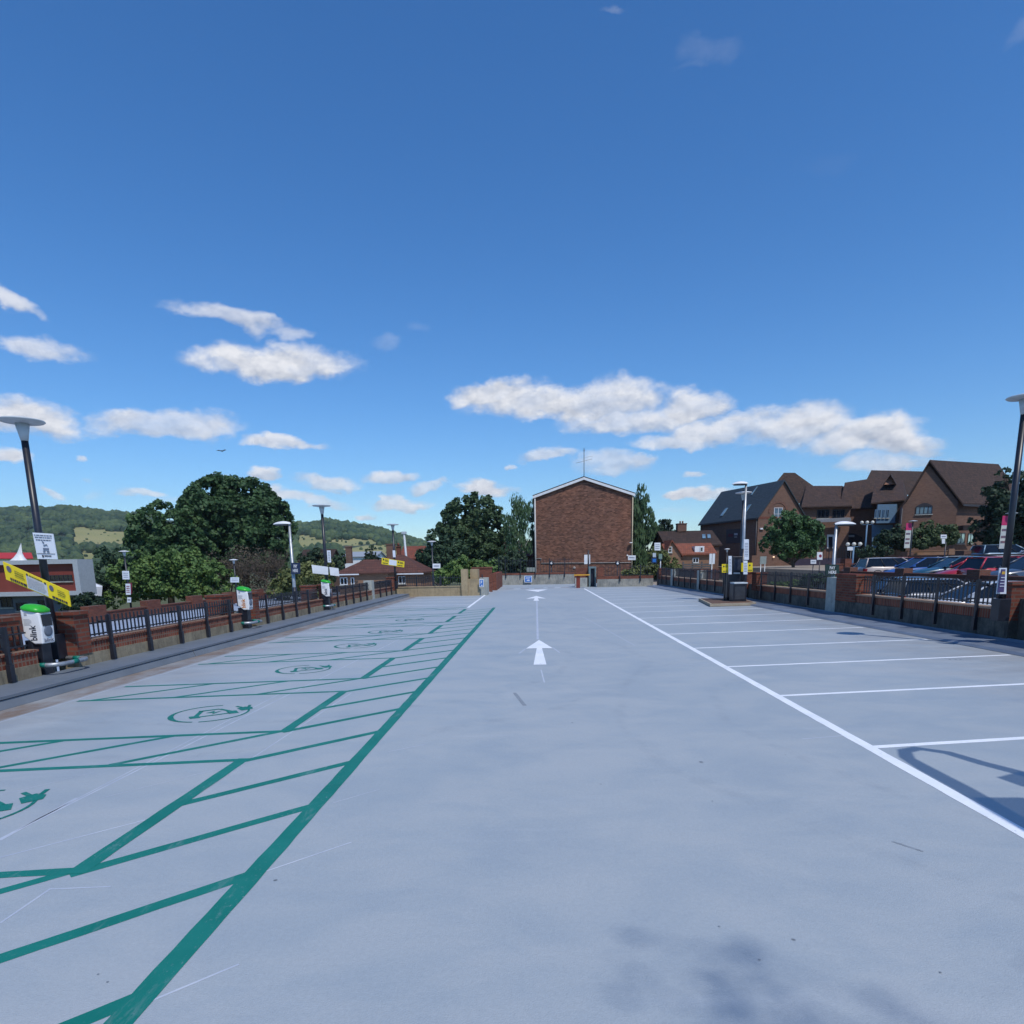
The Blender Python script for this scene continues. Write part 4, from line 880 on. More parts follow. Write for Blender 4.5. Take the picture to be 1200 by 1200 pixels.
def gabled(name, label, X, Y, z0, rz, W, D, ze, zr, wall, roof, ridge='y', over=.3, barge=None, th=.16, cat='building', group=None, hip=0, ap=.5):
    """ridge 'y': gable faces local -y; ridge 'x': eaves face -y. heights above z0"""
    root = empty(name, (X, Y, z0), rz, label, cat, group)
    wl = MB()
    if ridge == 'y':
        A = W*ap
        wl.hull([(x, y, z) for x, y in ((0, 0), (W, 0), (W, D), (0, D)) for z in (-1, ze)]+([(A, 0, zr), (A, D, zr)] if not hip else []))
    else:
        wl.hull([(x, y, z) for x, y in ((0, 0), (W, 0), (W, D), (0, D)) for z in (-1, ze)]+([(0, D/2, zr), (W, D/2, zr)] if not hip else []))
    wl.build('wall', wall, root)
    r = MB()
    if hip:
        e = over
        if ridge == 'x': top = [(hip, D/2, zr), (W-hip, D/2, zr)]
        else: top = [(W*ap, hip, zr), (W*ap, D-hip, zr)]
        r.hull([(x, y, z) for x, y in ((-e, -e), (W+e, -e), (W+e, D+e), (-e, D+e)) for z in (ze+.003, ze+.12)]+top)
    elif ridge == 'y':
        for sx, A0 in ((-1, 0), (1, W)):
            A = W*ap; run = abs(A-A0); sl_ = (zr-ze)/run; zz0 = ze-over*sl_
            r.slab([(A0+sx*over, -over, zz0+.02), (A, -over, zr+.02), (A, D+over, zr+.02), (A0+sx*over, D+over, zz0+.02)], (0, 0, th))
    else:
        for sy, B0 in ((-1, 0), (1, D)):
            sl_ = (zr-ze)/(D/2); zz0 = ze-over*sl_
            r.slab([(-over, B0+sy*over, zz0+.02), (-over, D/2, zr+.02), (W+over, D/2, zr+.02), (W+over, B0+sy*over, zz0+.02)], (0, 0, th))
    ro = r.build('roof', roof, root)
    if barge and ridge == 'y':
        b = MB()
        for sx, A0 in ((-1, 0), (1, W)):
            A = W*ap; sl_ = (zr-ze)/abs(A-A0); zz0 = ze-over*sl_
            b.slab([(A0+sx*over, -over-.04, zz0-.20), (A, -over-.04, zr-.20), (A, -over-.04, zr+.07), (A0+sx*over, -over-.04, zz0+.07)], (0, .036, 0))
        b.build('bargeboard', barge, ro)
    return root, ro
def chimney(ro, x, y, z0, z1, w=.6, m=None, pots=1):
    b = MB(); b.box((x-w/2, y-w/2, z0), (x+w/2, y+w/2, z1)); b.box((x-w/2-.05, y-w/2-.05, z1+.002), (x+w/2+.05, y+w/2+.05, z1+.1))
    for i in range(pots): b.tube([(x+(i-(pots-1)/2)*.3, y, z1+.1), (x+(i-(pots-1)/2)*.3, y, z1+.4)], .1, 8)
    b.build('chimney', m or BRICK_R, ro)
# 1. the big windowless gable
Y0 = 75; xl = xz(627.5, Y0); xr_ = xz(740.5, Y0); zb = -2.7; ze = 9.05-zb; zr = zz(684, 557.5, Y0)-zb-.25
gb, ro = gabled('brick_block', 'tall brown brick block with a blank gable at the end of the lane', xl, Y0, zb, 0, xr_-xl, 22, ze, zr, B_GAB, T_DRK, 'y', .22, WHITE, ap=(xz(684, Y0)-xl)/(xr_-xl))
W_ = xr_-xl
p = MB(); p.tube([(.02, -.12, 0), (.02, -.12, ze-.15)], .09, 8); p.build('downpipe', mat('pale_pipe', (.5, .5, .48), (.4, .4, .39), rough=.5), gb)
p = MB(); p.tube([(W_-.02, -.12, 0), (W_-.02, -.12, ze-.15)], .06, 8); p.build('downpipe', mat('cream_pipe', (.5, .42, .28), (.42, .36, .25), rough=.5), gb)
zc = zz(640, 657, Y0)-zb
p = MB(); zt = zz(632, 654.5, Y0)-zb; p.tube([(.1, -.06, zt), (.65, -.06, zt), (.65, -.06, zz(636, 660, Y0)-zb), (W_-.1, -.06, zz(736, 659.3, Y0)-zb)], .045, 6); p.build('conduit', mat('grey_conduit', (.34, .33, .32), (.28, .28, .28)), gb)
p = MB(); p.box((6.1, -.04, zr-2.3), (6.35, -.004, zr-.9)); p.box((5.6, -.035, zr-2.7), (6.7, -.004, zr-2.5)); 
p = MB(); p.lathe((W_-.2, -.3, zz(740, 636.5, Y0)-zb), [(0, .1), (.18, .08), (.2, 0), (0, -.02)], 14); p.build('security_light', WHITE, gb); p = MB(); p.lathe((W_-.55, -.08, zz(735, 651, Y0)-zb), [(0, .0), (.09, .0), (.09, .05), (0, .06)], 12, (0, -1, 0)); p.build('round_vent', WHITE, gb)
p = MB(); p.lathe((xz(673, Y0)-xl, -.02, zz(673, 665.5, Y0)-zb), [(0, 0.03), (.16, .03), (.17, 0)], 14, (0, -1, 0)); p.build('vent_cover', mat('grey_vent', (.3, .26, .24), (.35, .3, .28)), gb)
an = empty('aerial', (xz(684.3, Y0+.6), Y0+.6, zz(684, 556.5, Y0)), 0, 'television aerial mast on the peak of the blank brick gable', 'aerial')
h_ = zz(684, 524, Y0)-an.location.z
p = MB(); p.tube([(0, 0, -.3), (0, 0, h_)], .04, 6); p.build('mast', mat('dark_metal', (.03, .035, .05), (.05, .05, .07), rough=.5), an)
p = MB(); p.tube([(-.9, 0, h_*.46), (.9, .0, h_*.60)], .02, 5)
for k in range(7): x = -.85+k*.28; p.tube([(x, -.22, h_*(.53+.07*x/.9)), (x, .22, h_*(.53+.07*x/.9))], .012, 4)
p.tube([(.1, 0, h_*.66), (1.0, 0, h_*.70)], .014, 5); p.tube([(-.12, 0, h_*.9), (.12, 0, h_*.92)], .03, 5); p.build('aerial_array', mat('thin_alloy', (.4, .42, .45), (.3, .32, .35), metal=.5), an)
# 2. bungalows on the left
def zpx(px, py, Y, z0): return zz(px, py, Y)-z0
Yq = 60; z0 = -2.7
x0 = xz(421, Yq); x1 = xz(492, Yq)
hb, ro = gabled('bungalow', 'brick bungalow with a broad red-brown hipped roof behind the far left corner', x0, Yq, z0, 0, x1-x0, 7, zpx(455, 672.5, Yq, z0), zpx(465, 650, Yq+3, z0), B_ORG, tiles('bungalow_tiles', (.105, .045, .036), (.07, .037, .033)), 'x', .35, hip=2.2)
g2 = MB(); g2.box((-.36, -.45, zpx(455, 673.6, Yq, z0)), (x1-x0+.36, -.36, zpx(455, 672.2, Yq, z0))); g2.build('gutter', UPVC, ro)
for a_, b_, t_, l_ in ((428, 437, 677, 683), (466, 474.5, 675.5, 684)): window(hb, (xz(a_, Yq)-x0, 0, zpx(a_, l_, Yq, z0)), (1, 0, 0), xz(b_, Yq)-xz(a_, Yq), (l_-t_)*Yq/750, 2)
chimney(ro, xz(458.5, Yq+3)-x0, 3.2, zpx(458, 655, Yq, z0), zpx(458, 638.5, Yq+3, z0), .75, B_TOWN, 0); chimney(ro, xz(467, Yq+4)-x0, 4.4, zpx(467, 655, Yq, z0), zpx(467, 641, Yq+4, z0), .4, BRICK_R)
Yq = 57; x0 = xz(396, Yq); x1 = xz(421, Yq)
hb, ro = gabled('bungalow', 'smaller hipped bungalow wing with a tall brown chimney, left of the broad one', x0, Yq, z0, 0, x1-x0+2.5, 6, zpx(405, 673, Yq, z0), zpx(420, 656, Yq+3, z0), B_ORG, MATS['bungalow_tiles'], 'x', .3, hip=1.6)
g2 = MB(); g2.box((-.31, -.42, zpx(405, 674, Yq, z0)), (x1-x0, -.33, zpx(405, 672.6, Yq, z0))); g2.build('gutter', UPVC, ro)
for a_, b_, t_, l_ in ((397.3, 406, 677, 685.5), (410, 414, 677, 685)): window(hb, (xz(a_, Yq)-x0, 0, zpx(a_, l_, Yq, z0)), (1, 0, 0), xz(b_, Yq)-xz(a_, Yq), (l_-t_)*Yq/750, 2 if b_-a_ > 5 else 1)
chimney(ro, xz(409.8, Yq+3)-x0, 3, zpx(410, 660, Yq, z0), zpx(410, 641.5, Yq+3, z0), .5, B_TOWN, 0)
def simple_house(label, xa, xb, Yq, ye, yr, wall, roof, z0=-2.7, D=7, ridge='x', hip=0, name='house', rz=0):
    x0 = xz(xa, Yq); x1 = xz(xb, Yq)
    return gabled(name, label, x0, Yq, z0, rz, x1-x0, D, zpx(xa, ye, Yq, z0), zpx(xa, yr, Yq, z0), wall, roof, ridge, .3, hip=hip)+(x0,)
simple_house('dark brown roofed house behind the left street light', 349, 384, 92, 662, 645, B_TOWN, T_DRK)
hb, ro, x0 = simple_house('low white-walled shed with a pale roof behind the bungalow chimney', 404, 441, 120, 653, 647.5, WHITE, mat('pale_sheet_roof', (.3, .34, .38), (.25, .28, .32)))
hb, ro, x0 = simple_house('distant red roofed house right of the bungalows', 470, 492, 85, 655, 641, B_TOWN, T_RED)
hb, ro, x0 = simple_house('red roofed house showing between the trees and the brick gable', 606, 634, 95, 652, 634, B_TOWN, T_RED, D=10); chimney(ro, .5, 3, 8.0, zz(607, 628, 95)+3.2, .8, BRICK_R)
hb, ro, x0 = simple_house('brown roofed house with a red chimney behind the central trees', 584, 612, 110, 650, 638, B_TOWN, T_BRN); chimney(ro, .7, 3, 7, zz(587, 627, 110)+3.0, .9, BRICK_R)
# 3. houses right of the gable
Yq = 78; z0 = -.9
hb, ro, x0 = simple_house('long brick house with a dark mottled roof left of the hall', 781, 842, Yq, 640, 622.5, B_TOWN, T_DRK, z0, 9)
chimney(ro, xz(807, Yq)-x0, 4.5, 6, zz(807, 614, Yq+4)+.9, 1.1, B_TOWN, 2)
for a_ in (823.5, 829.5):
    s_ = MB(); p0 = at(a_, 629, Yq+1.5); zq = (p0.z-z0)
    ez = zpx(781, 640, Yq, z0); rzq = zpx(781, 622.5, Yq, z0); sl_ = (rzq-ez)/4.5; f_ = lambda y: ez+sl_*y+.22
    xx = p0.x-x0
    s_.slab([(xx, 1.6, f_(1.6)), (xx+.38, 1.6, f_(1.6)), (xx+.65, 2.9, f_(2.9)), (xx+.27, 2.9, f_(2.9))], (0, -.03, .06)); s_.build('skylight', GLB, ro)
z0 = -.9; Yq = 72
hb, ro, x0 = simple_house('orange brick house with a white dormer and red tile roof, before the dark-roofed one', 783, 836, Yq, 650, 638.5, B_ORG, tiles('orange_tiles', (.22, .075, .045), (.15, .06, .045)), z0, 5)
for a_, b_, t_, l_ in ((789.5, 797, 654, 659.5), (811.5, 818.5, 654, 659.5)): window(hb, (xz(a_, Yq)-x0, 0, zpx(a_, l_, Yq, z0)), (1, 0, 0), xz(b_, Yq)-xz(a_, Yq), (l_-t_)*Yq/750, 2)
d_ = MB(); xd = xz(814, Yq)-x0; wd = xz(825, Yq)-xz(814, Yq); d_.box((xd, .1, zpx(820, 648.5, Yq, z0)), (xd+wd, 3, zpx(820, 640, Yq, z0))); dn = d_.build('dormer', WHITE, hb)
window(hb, (xd+wd*.55, .1, zpx(820, 646.5, Yq, z0)), (1, 0, 0), wd*.32, .5, 1)
x0g = xz(779, Yq-.6)
hg, ro = gabled('gabled_wing', 'small orange brick gable with a white framed window beside the willow', x0g, Yq-.7, z0, 0, xz(796, Yq)-x0g, 4, zpx(785, 650, Yq-.7, z0), zpx(785, 634.5, Yq-.7, z0), B_ORG, MATS['orange_tiles'], 'y', .2, None, cat='house wing', ap=.4)
window(hg, (xz(782.5, Yq-.7)-x0g, 0, zpx(785, 647.5, Yq-.7, z0)), (1, 0, 0), .42, .62, 1, 2)
bf = empty('board_fence', (xz(800, 56), 56, -.9), 0, 'grey boarded fence in front of the orange brick house', 'fence')
b = MB()
for i in range(3): b.box((0, 0, zpx(800, 666-i*2.6+1.9, 56, -.9)), (xz(834, 56)-xz(800, 56), .03, zpx(800, 664.2-i*2.6+1.9, 56, -.9)))
b.build('boards', mat('weathered_boards', (.075, .075, .075), (.11, .105, .1), rough=.9), bf); b = MB()
for q in (800, 811, 822, 833): b.box((xz(q, 56)-bf.location.x, .03, 0), (xz(q, 56)-bf.location.x+.1, .12, zpx(800, 658.5, 56, -.9)))
b.build('posts', MATS['weathered_boards'], bf)
bw = empty('brick_garden_wall', (xz(772, 50), 50, -.9), 0, 'red brick wall with square openings beyond the far right corner', 'wall')
b = MB(); b.box((0, 0, -.1), (4.6, .3, zpx(800, 667, 50, -.9))); b.build('wall', BRICK_R, bw); b = MB(); b.box((1.35, -.04, .1), (2.7, -.002, zpx(800, 669, 50, -.9))); b.build('dark_opening', mat('dark_blue_opening', (.02, .025, .05), (.03, .03, .05)), bw)
# 4. slate-roofed hall
cx_, cy_ = xz(886, 81), 81.0; z0 = -.9; ang = R(17); Wd = 6.5; Dp = 13
zeH = zpx(886, 605.5, 81, z0); zrH = zpx(917, 563, 81.8, z0)-.1
hall, ro = gabled('brick_hall', 'brick hall with a blue-grey slate roof and an arched window in its gable', cx_, cy_, z0, ang, Wd, Dp, zeH, zrH, B_TOWN, SLATE, 'y', .25, None)
def loc(o, p): return o.matrix_world.inverted() @ Vector(p)
bpy.context.view_layer.update()
# long side is the local x = 0 face (faces left); features there
def on_side(px, py):     # intersect the view ray with the local x=0 plane of the hall
    d = ray(px, py); M_ = hall.matrix_world.inverted(); o_ = M_ @ Vector((0, 0, H)); dd = M_.to_3x3() @ d; t = -o_.x/dd.x; return o_+dd*t
def side_panel(pts, m, name, th=.06):
    b = MB(); q = [on_side(*p) for p in pts]; b.slab(q, (-th, 0, 0)); return b.build(name, m, hall)
sp_ = side_panel([(851.5, 637), (873, 636), (873, 619.5), (851.5, 620.5)], mat('dark_poster', (.018, .016, .03), (.03, .015, .035), rough=.4), 'wall_poster')
b = MB(); 
for (a_, c_, d_, e_) in ((861, 627.2, 865, 624.8), (861, 629.8, 864.5, 628.8)): q = [on_side(*p)+Vector((-.075, 0, 0)) for p in ((a_, c_), (d_, c_), (d_, e_), (a_, e_))]; b.slab(q, (-.01, 0, 0))
b.build('poster_print', mat('grey_print2', (.4, .42, .46), (.3, .3, .34)), sp_)
b = MB(); q = [on_side(*p)+Vector((-.075, 0, 0)) for p in ((854, 629), (859.5, 629), (859.5, 625.5), (854, 625.5))]; b.slab(q, (-.01, 0, 0)); b.build('poster_print', mat('dark_red_print', (.10, .015, .03), (.08, .01, .03)), sp_)
b = MB(); b.tube([(-.1, .15, 0), (-.1, .15, zeH)], .09, 6); b.tube([(-.1, Dp-.3, 0), (-.1, Dp-.3, zeH)], .09, 6); b.build('downpipe', DKFR, hall)
b = MB(); b.box((-.36, -.1, zeH-.32), (-.2, Dp+.1, zeH-.14)); b.build('gutter', DKFR, hall)
sl2 = (zrH-zeH)/(Wd/2)
for yy_, u_ in ((3.1, .35), (8.2, .35), (4.6, 2.2)):
    w2 = .55 if u_ < 1 else .2
    b = MB(); b.slab([(u_, yy_, zeH+u_*sl2+.22), (u_, yy_+w2, zeH+u_*sl2+.22), (u_+.8, yy_+w2, zeH+(u_+.8)*sl2+.22), (u_+.8, yy_, zeH+(u_+.8)*sl2+.22)], (-.06, 0, .05)); b.build('skylight', GLB, ro)
# arched ring and window on the gable
b = MB(); rr0, rr1 = 1.15, 1.4; cxx, czz = Wd*.42, zpx(913, 601, 82, z0)
for k in range(14):
    t0, t1 = math.pi*k/14, math.pi*(k+1)/14
    b.slab([(cxx+r*math.cos(t), -.002, czz+r*math.sin(t)) for r, t in ((rr0, t0), (rr1, t0), (rr1, t1), (rr0, t1))], (0, -.05, 0))
b.build('brick_arch', brick('arch_brick', (.12, .05, .035), (.16, .07, .05), (.2, .15, .12)), hall)
window(hall, (cxx-.6, 0, czz-.9), (1, 0, 0), 1.2, 1.5, 2, 2, UPVC, GLB)
b = MB(); b.box((0.0, -.04, zeH-.25), (Wd, -.002, zeH)); b.build('string_course', BRICK_R, hall)
b = MB(); b.box((-1.6, -1.4, 0), (.0, -.1, 2.9)); b.box((.02, -1.2, 0), (3.6, -.06, 2.7)); b.build('side_porch', B_TOWN, hall)
b = MB(); b.lathe((1.45, -1.36, 2.6), [(0, 0), (.09, .02), (.1, .1), (0, .16)], 10); b.build('wall_lamp', glow('lit_lamp', (1, .72, .45), 1.2), hall)
b = MB(); b.box((.25, -.2, zpx(889, 620.5, 81, z0)), (.75, -.03, zpx(889, 618.8, 81, z0))); b.build('security_light', WHITE, hall)
b = MB(); b.box((3.62, -1.9, 0), (9.3, -1.6, 2.4)); tag(b.build('dark_gates', mat('dark_purple_boards', (.03, .025, .045), (.045, .035, .06), rough=.8), loc=(cx_, cy_, -.9)), 'dark boarded gates behind the street tree', 'gate')
# 5. tiled range with the blue bay
rg = empty('tiled_building', (30, 84, 0), 0, 'long brown-tiled shopping building with hipped roofs and a blue oriel bay', 'building')
O5 = Vector(rg.location)
def Pm(px, py, Y): return at(px, py, Y)-O5
def gpt(px, Y, z): return Vector((xz(px, Y), Y, z))-O5
zg = .4
w_ = MB(); w_.hull([gpt(px, Y, z) for px, Y in ((932, 84), (992, 84), (992, 92), (932, 92)) for z in (zg, zz(965, 594, 84))]); w_.build('wall', B_TOWN, rg)
w_ = MB(); w_.hull([gpt(px, Y, z) for px, Y in ((985, 86), (1026, 86), (1050, 96), (940, 96)) for z in (zg, zz(1005, 595, 86))]); w_.build('wall', B_TOWN, rg)
w_ = MB(); w_.hull([gpt(px, Y, z) for px, Y in ((1021.5, 80), (1052, 80), (1056, 90), (1024, 90)) for z in (zg, zz(1035, 588, 80))]); w_.build('wall', B_TOWN, rg)
r5 = []
r_ = MB(); e1 = zz(965, 593, 83.4)
r_.hull([gpt(935, 83.4, e1), gpt(993.5, 83.4, e1), gpt(935, 83.4, e1-.15), gpt(993.5, 83.4, e1-.15), gpt(992, 93, e1), gpt(930, 93, e1), gpt(992, 93, e1-.15), gpt(930, 93, e1-.15), Pm(945, 569, 88), Pm(956, 569.5, 88)]); r_.build('hipped_roof', T_BRN, rg)
r_ = MB(); e2 = zz(1005, 595, 85.5)
r_.hull([gpt(983, 85.5, e2), gpt(1027, 85.5, e2), gpt(983, 85.5, e2-.15), gpt(1027, 85.5, e2-.15), gpt(925, 99, e2), gpt(1056, 99, e2), gpt(925, 99, e2-.15), gpt(1056, 99, e2-.15), Pm(950, 569.3, 92), Pm(987, 569.3, 92)]); r_.build('main_roof', T_BRN, rg)
r_ = MB(); r_.hull([Pm(918.5, 554, 93), Pm(931.5, 554, 93), Pm(899, 578, 92), Pm(968, 580, 92), Pm(895, 590, 91), Pm(972, 590, 91), Pm(900, 590, 101), Pm(965, 590, 101)]); r_.build('peaked_roof', T_BRN, rg)
r_ = MB(); r_.hull([Pm(990, 565.5, 91), Pm(1027, 559.8, 91), Pm(984, 592, 86.5), Pm(1040, 592, 86.5), Pm(984, 592, 99), Pm(1050, 588, 99)]); r_.build('rising_roof', T_BRN, rg)
r_ = MB(); e3 = zz(1033, 588.5, 79.4)
r_.hull([gpt(1015, 79.4, e3-.05), gpt(1053, 79.4, e3+.25), gpt(1015, 79.4, e3-.2), gpt(1053, 79.4, e3+.1), Pm(1026, 561, 87), Pm(1058, 562, 87), gpt(1020, 92, e3), gpt(1062, 92, e3)]); r_.build('oriel_roof', T_BRN, rg)
r_ = MB(); r_.hull([Pm(1016, 561, 99), Pm(1021, 551, 101), Pm(1085, 552.5, 101), Pm(1090, 562, 99), Pm(1012, 580, 97), Pm(1092, 580, 97), Pm(1012, 580, 106), Pm(1092, 580, 106)]); r_.build('rear_roof', T_DRK, rg)
r_ = MB(); r_.hull([Pm(1036, 568, 82.5), Pm(1043.5, 557.5, 83), Pm(1049, 567, 82.5), Pm(1036, 569, 86), Pm(1044, 557.5, 88), Pm(1050, 568, 86)]); r_.build('small_dormer_gable', brick('dormer_brick', (.25, .12, .085), (.3, .15, .1), (.3, .22, .18)), rg)
r_ = MB(); r_.slab([Pm(1035, 569, 82.2), Pm(1043.5, 556.5, 82.2), Pm(1044.5, 556.5, 88), Pm(1036, 569, 88)], (0, 0, .12)); r_.slab([Pm(1043.5, 556.5, 82.2), Pm(1050, 568, 82.2), Pm(1051, 568, 88), Pm(1044.5, 556.5, 88)], (0, 0, .12)); r_.build('dormer_roof', T_DRK, rg)
BLUEP = mat('powder_blue_paint', (.12, .22, .33), (.10, .18, .28), rough=.55)
def facade(px0, py0, px1, py1, Y, m, name, th=.1, parent=rg, off=None):
    b = MB(); q = [at(x, y, Y)-O5 for x, y in ((px0, py1), (px1, py1), (px1, py0), (px0, py0))]; b.slab(q, (0, -th, 0)); return b.build(name, m, parent)
def pxwin(parent, O_, px0, py0, px1, py1, Y, nx=1, ny=1, fr=DKFR, gl=GL, name='window'):
    a = at(px0, py1, Y)-O_; c = at(px1, py0, Y)-O_; return window(parent, a, (1, 0, 0), c.x-a.x, c.z-a.z, nx, ny, fr, gl, name=name, t=.07)
b = MB(); b.hull([gpt(px, Y, z) for px, Y in ((1022, 79.98), (1046, 79.98), (1044.5, 79.0), (1023, 79.0)) for z in (zz(1034, 613, 79), zz(1034, 591, 79))]); ob = b.build('oriel', BLUEP, rg)
for a_, c_ in ((1024.5, 1027.5), (1029, 1032.5), (1034, 1037), (1038.5, 1042)): pxwin(ob, O5, a_, 597, c_, 607, 78.98, 1, 1, BLUEP, GL)
facade(1021.5, 615, 1046, 642, 79.98, BLUEP, 'blue_shopfront'); facade(1030, 626, 1042, 642, 79.86, mat('dark_doorway', (.02, .03, .05), (.03, .04, .06)), 'doorway')
for a_, c_ in ((957, 972), (975, 990)): pxwin(rg, O5, a_, 597, c_, 607.5, 83.98, 3)
b = MB(); b.slab([at(x, y, 83.4)-O5 for x, y in ((950, 609), (992, 606.5), (992, 610.5), (950, 612))], (0, -1.2, -.1)); b.build('canopy', mat('grey_lead', (.22, .23, .25), (.17, .18, .2), rough=.6), rg)
b = MB(); N_ = 10; pts = [(984+26*k/N_, 630-5*math.sin(math.pi*k/N_)) for k in range(N_+1)]
q = [at(x, y, 85.9)-O5 for x, y in [(984, 646)]+pts+[(1010, 646)]]; b.slab(q[::-1], (0, -.1, 0)); ar = b.build('arched_entrance', mat('dark_arch_glass', (.02, .02, .03), (.04, .035, .045), rough=.2), rg)
facade(989, 627, 1001, 629.2, 85.75, mat('pale_fascia', (.35, .37, .38), (.3, .3, .3)), 'fascia_sign', .05)
facade(969, 626.5, 977, 643, 83.95, UPVC, 'white_door_frame', .1); facade(971, 629, 975.5, 643, 83.83, GL, 'door_glass', .04)
for k, (pp, yt) in enumerate(((951, 583), )): pass
# 6. gabled block at right
gb6 = empty('gabled_brick_building', (46, 71, .85), 0, 'large brick building with a plain gable, four-light window and brown tiled roof', 'building'); O6 = Vector(gb6.location)
Nn = Vector((xz(1115, 71), 71, 0)); Lm = Vector((xz(1052, 72.5), 72.5, 0)); Er = Vector((xz(1172, 76), 76, 0)); Bk = Lm+(Er-Nn)*1.0+Vector((-2, 8, 0)); Bl = Lm+Vector((5.8, 9, 0))
zeN = zz(1115, 588, 71); AP = at(1088, 541.5, 71.9); RE = at(1170, 546, 79)
def q6(v, z): return Vector((v.x, v.y, z))-O6
w_ = MB(); bot = [q6(v, .2) for v in (Nn, Lm, Bl, Bk, Er)]; 
w_.hull([q6(v, z) for v in (Nn, Lm, Bl, Bk, Er) for z in (.2, zeN)]+[AP-O6+Vector((.1, .1, -.3)), RE-O6+Vector((0, 0, -.6))]); w_.build('wall', B_TOWN, gb6)
r_ = MB(); ov = Vector((.3, -.35, -.35)); 
r_.slab([q6(Nn, zeN)+ov, q6(Er, zeN)+ov, RE-O6, AP-O6+Vector((0, -.2, 0))], (0, 0, .2))
r_.slab([q6(Lm, zeN)+Vector((-.2, -.35, -.2)), AP-O6+Vector((0, -.2, 0)), RE-O6, q6(Bl, zeN)+Vector((0, 0, -.1))], (0, 0, .2))
r_.hull([q6(Er, zeN)+ov, RE-O6, RE-O6+Vector((0, 0, .2)), q6(Bk, zeN), q6(Er, zeN)+Vector((3, 1, -.3))]); ro6 = r_.build('roof', T_BRN, gb6)
b = MB(); b.slab([q6(Nn, zeN)+Vector((.3, -.4, -.50)), q6(Er, zeN)+Vector((.3, -.4, -.50)), q6(Er, zeN)+Vector((.3, -.4, -.3)), q6(Nn, zeN)+Vector((.3, -.4, -.3))], (0, -.1, 0)); b.build('gutter', DKFR, ro6)
# window on the gable plane (between Nn and Lm)
ug = (Nn-Lm).normalized()
def on_plane(px, py, A, u):
    n = Vector((u.y, -u.x, 0)); d = ray(px, py); t = (Vector((A.x, A.y, 0))-Vector((0, 0, H))).dot(n)/d.dot(n); return Vector((0, 0, H))+d*t
a_ = on_plane(1072.5, 603, Nn, ug)-O6; c_ = on_plane(1093, 593, Nn, ug)-O6
wf = window(gb6, a_, ug, (c_-a_).dot(ug), c_.z-a_.z, 4, 1, DKFR, GLB); b = MB()
n6 = Vector((ug.y, -ug.x, 0)); W6 = (c_-a_).dot(ug); top = a_+Vector((0, 0, c_.z-a_.z))
b.slab([top+ug*(W6*k/8)+Vector((0, 0, .35*math.sin(math.pi*k/8)+.001)) for k in range(9)], n6*.08); b.build('arched_head', DKFR, wf)
ue = (Er-Nn).normalized()
for (x0, y0, x1, y1, nx) in ((1121, 624.5, 1131, 637, 2), (1133, 625, 1141, 637, 2)):
    a_ = on_plane(x0, y1, Nn, ue)-O6; c_ = on_plane(x1, y0, Nn, ue)-O6; window(gb6, a_, ue, (c_-a_).dot(ue), c_.z-a_.z, nx, 1, DKFR, glass('pale_shop_glass', '7f9a98', .2))  # panes in a pale grey-green tint
a_ = on_plane(1120, 622, Nn, ue)-O6; b = MB(); b.box((a_.x, a_.y-1.2, a_.z), (a_.x+4.5, a_.y, a_.z+.5)); b.build('dark_canopy', mat('dark_brown_canopy', (.02, .015, .015), (.03, .02, .02)), gb6)
# thin brick chimney-like downpipe details
b = MB(); b.tube([q6(Lm, .2)+Vector((-.2, -.3, 0)), q6(Lm, zeN-.5)+Vector((-.2, -.3, 0))], .09, 6); b.build('downpipe', DKFR, gb6)
# 7. left: red-walled flat-roofed building
Yq = 54; z0 = -2.7; xR = xz(92, Yq); xL_ = xz(-120, Yq)
rb_ = empty('red_walled_building', (xR, Yq, z0), 0, 'flat-roofed building with a dull red upper storey framed in pale grey', 'building')
REDW = mat('dull_red_render', (.22, .045, .03), (.17, .035, .025), rough=.7, scale=.5); PGR = mat('pale_grey_trim', (.42, .45, .48), (.36, .39, .42), rough=.6)
zt = zpx(60, 656, Yq, z0); z2 = zpx(60, 661, Yq, z0); z3 = zpx(50, 693, Yq, z0); z4 = zpx(50, 698, Yq, z0)
b = MB(); b.box((xL_-xR, 0, z3), (-.3, 1.5, z2)); b.build('upper_storey', REDW, rb_)
b = MB(); b.box((xL_-xR, -.35, z2+.002), (.15, 1.6, zt)); b.build('fascia', PGR, rb_); b = MB(); b.box((-.29, -.35, z4), (.15, 1.6, z2)); b.build('side_frame', PGR, rb_)
b = MB(); b.box((xL_-xR, -.3, z4), (-.31, 1.45, z3-.002)); b.build('band', PGR, rb_); b = MB(); b.box((xL_-xR, .8, 0), (-.6, 1.5, z4-.002)); b.build('ground_storey', mat('blue_grey_render', (.12, .14, .17), (.09, .11, .14)), rb_)
a_ = at(59, 681.5, Yq)-Vector(rb_.location); c_ = at(84.5, 673.5, Yq)-Vector(rb_.location); window(rb_, a_, (1, 0, 0), c_.x-a_.x, c_.z-a_.z, 5, 1, DKFR, GL)
for (x0, y0, x1, y1) in ((46, 703, 58, 716), (20, 706, 32, 716), (2, 700, 14, 712)):
    a_ = at(x0, y1, Yq+.8)-Vector(rb_.location); c_ = at(x1, y0, Yq+.8)-Vector(rb_.location); window(rb_, a_, (1, 0, 0), c_.x-a_.x, c_.z-a_.z, 2, 1, DKFR, GL)
Yv = 95; r_ = empty('red_roof_stand', (xz(20, Yv), Yv, -2.7), 0, 'long low stand with a red striped roof beyond the flat-roofed building', 'stand')
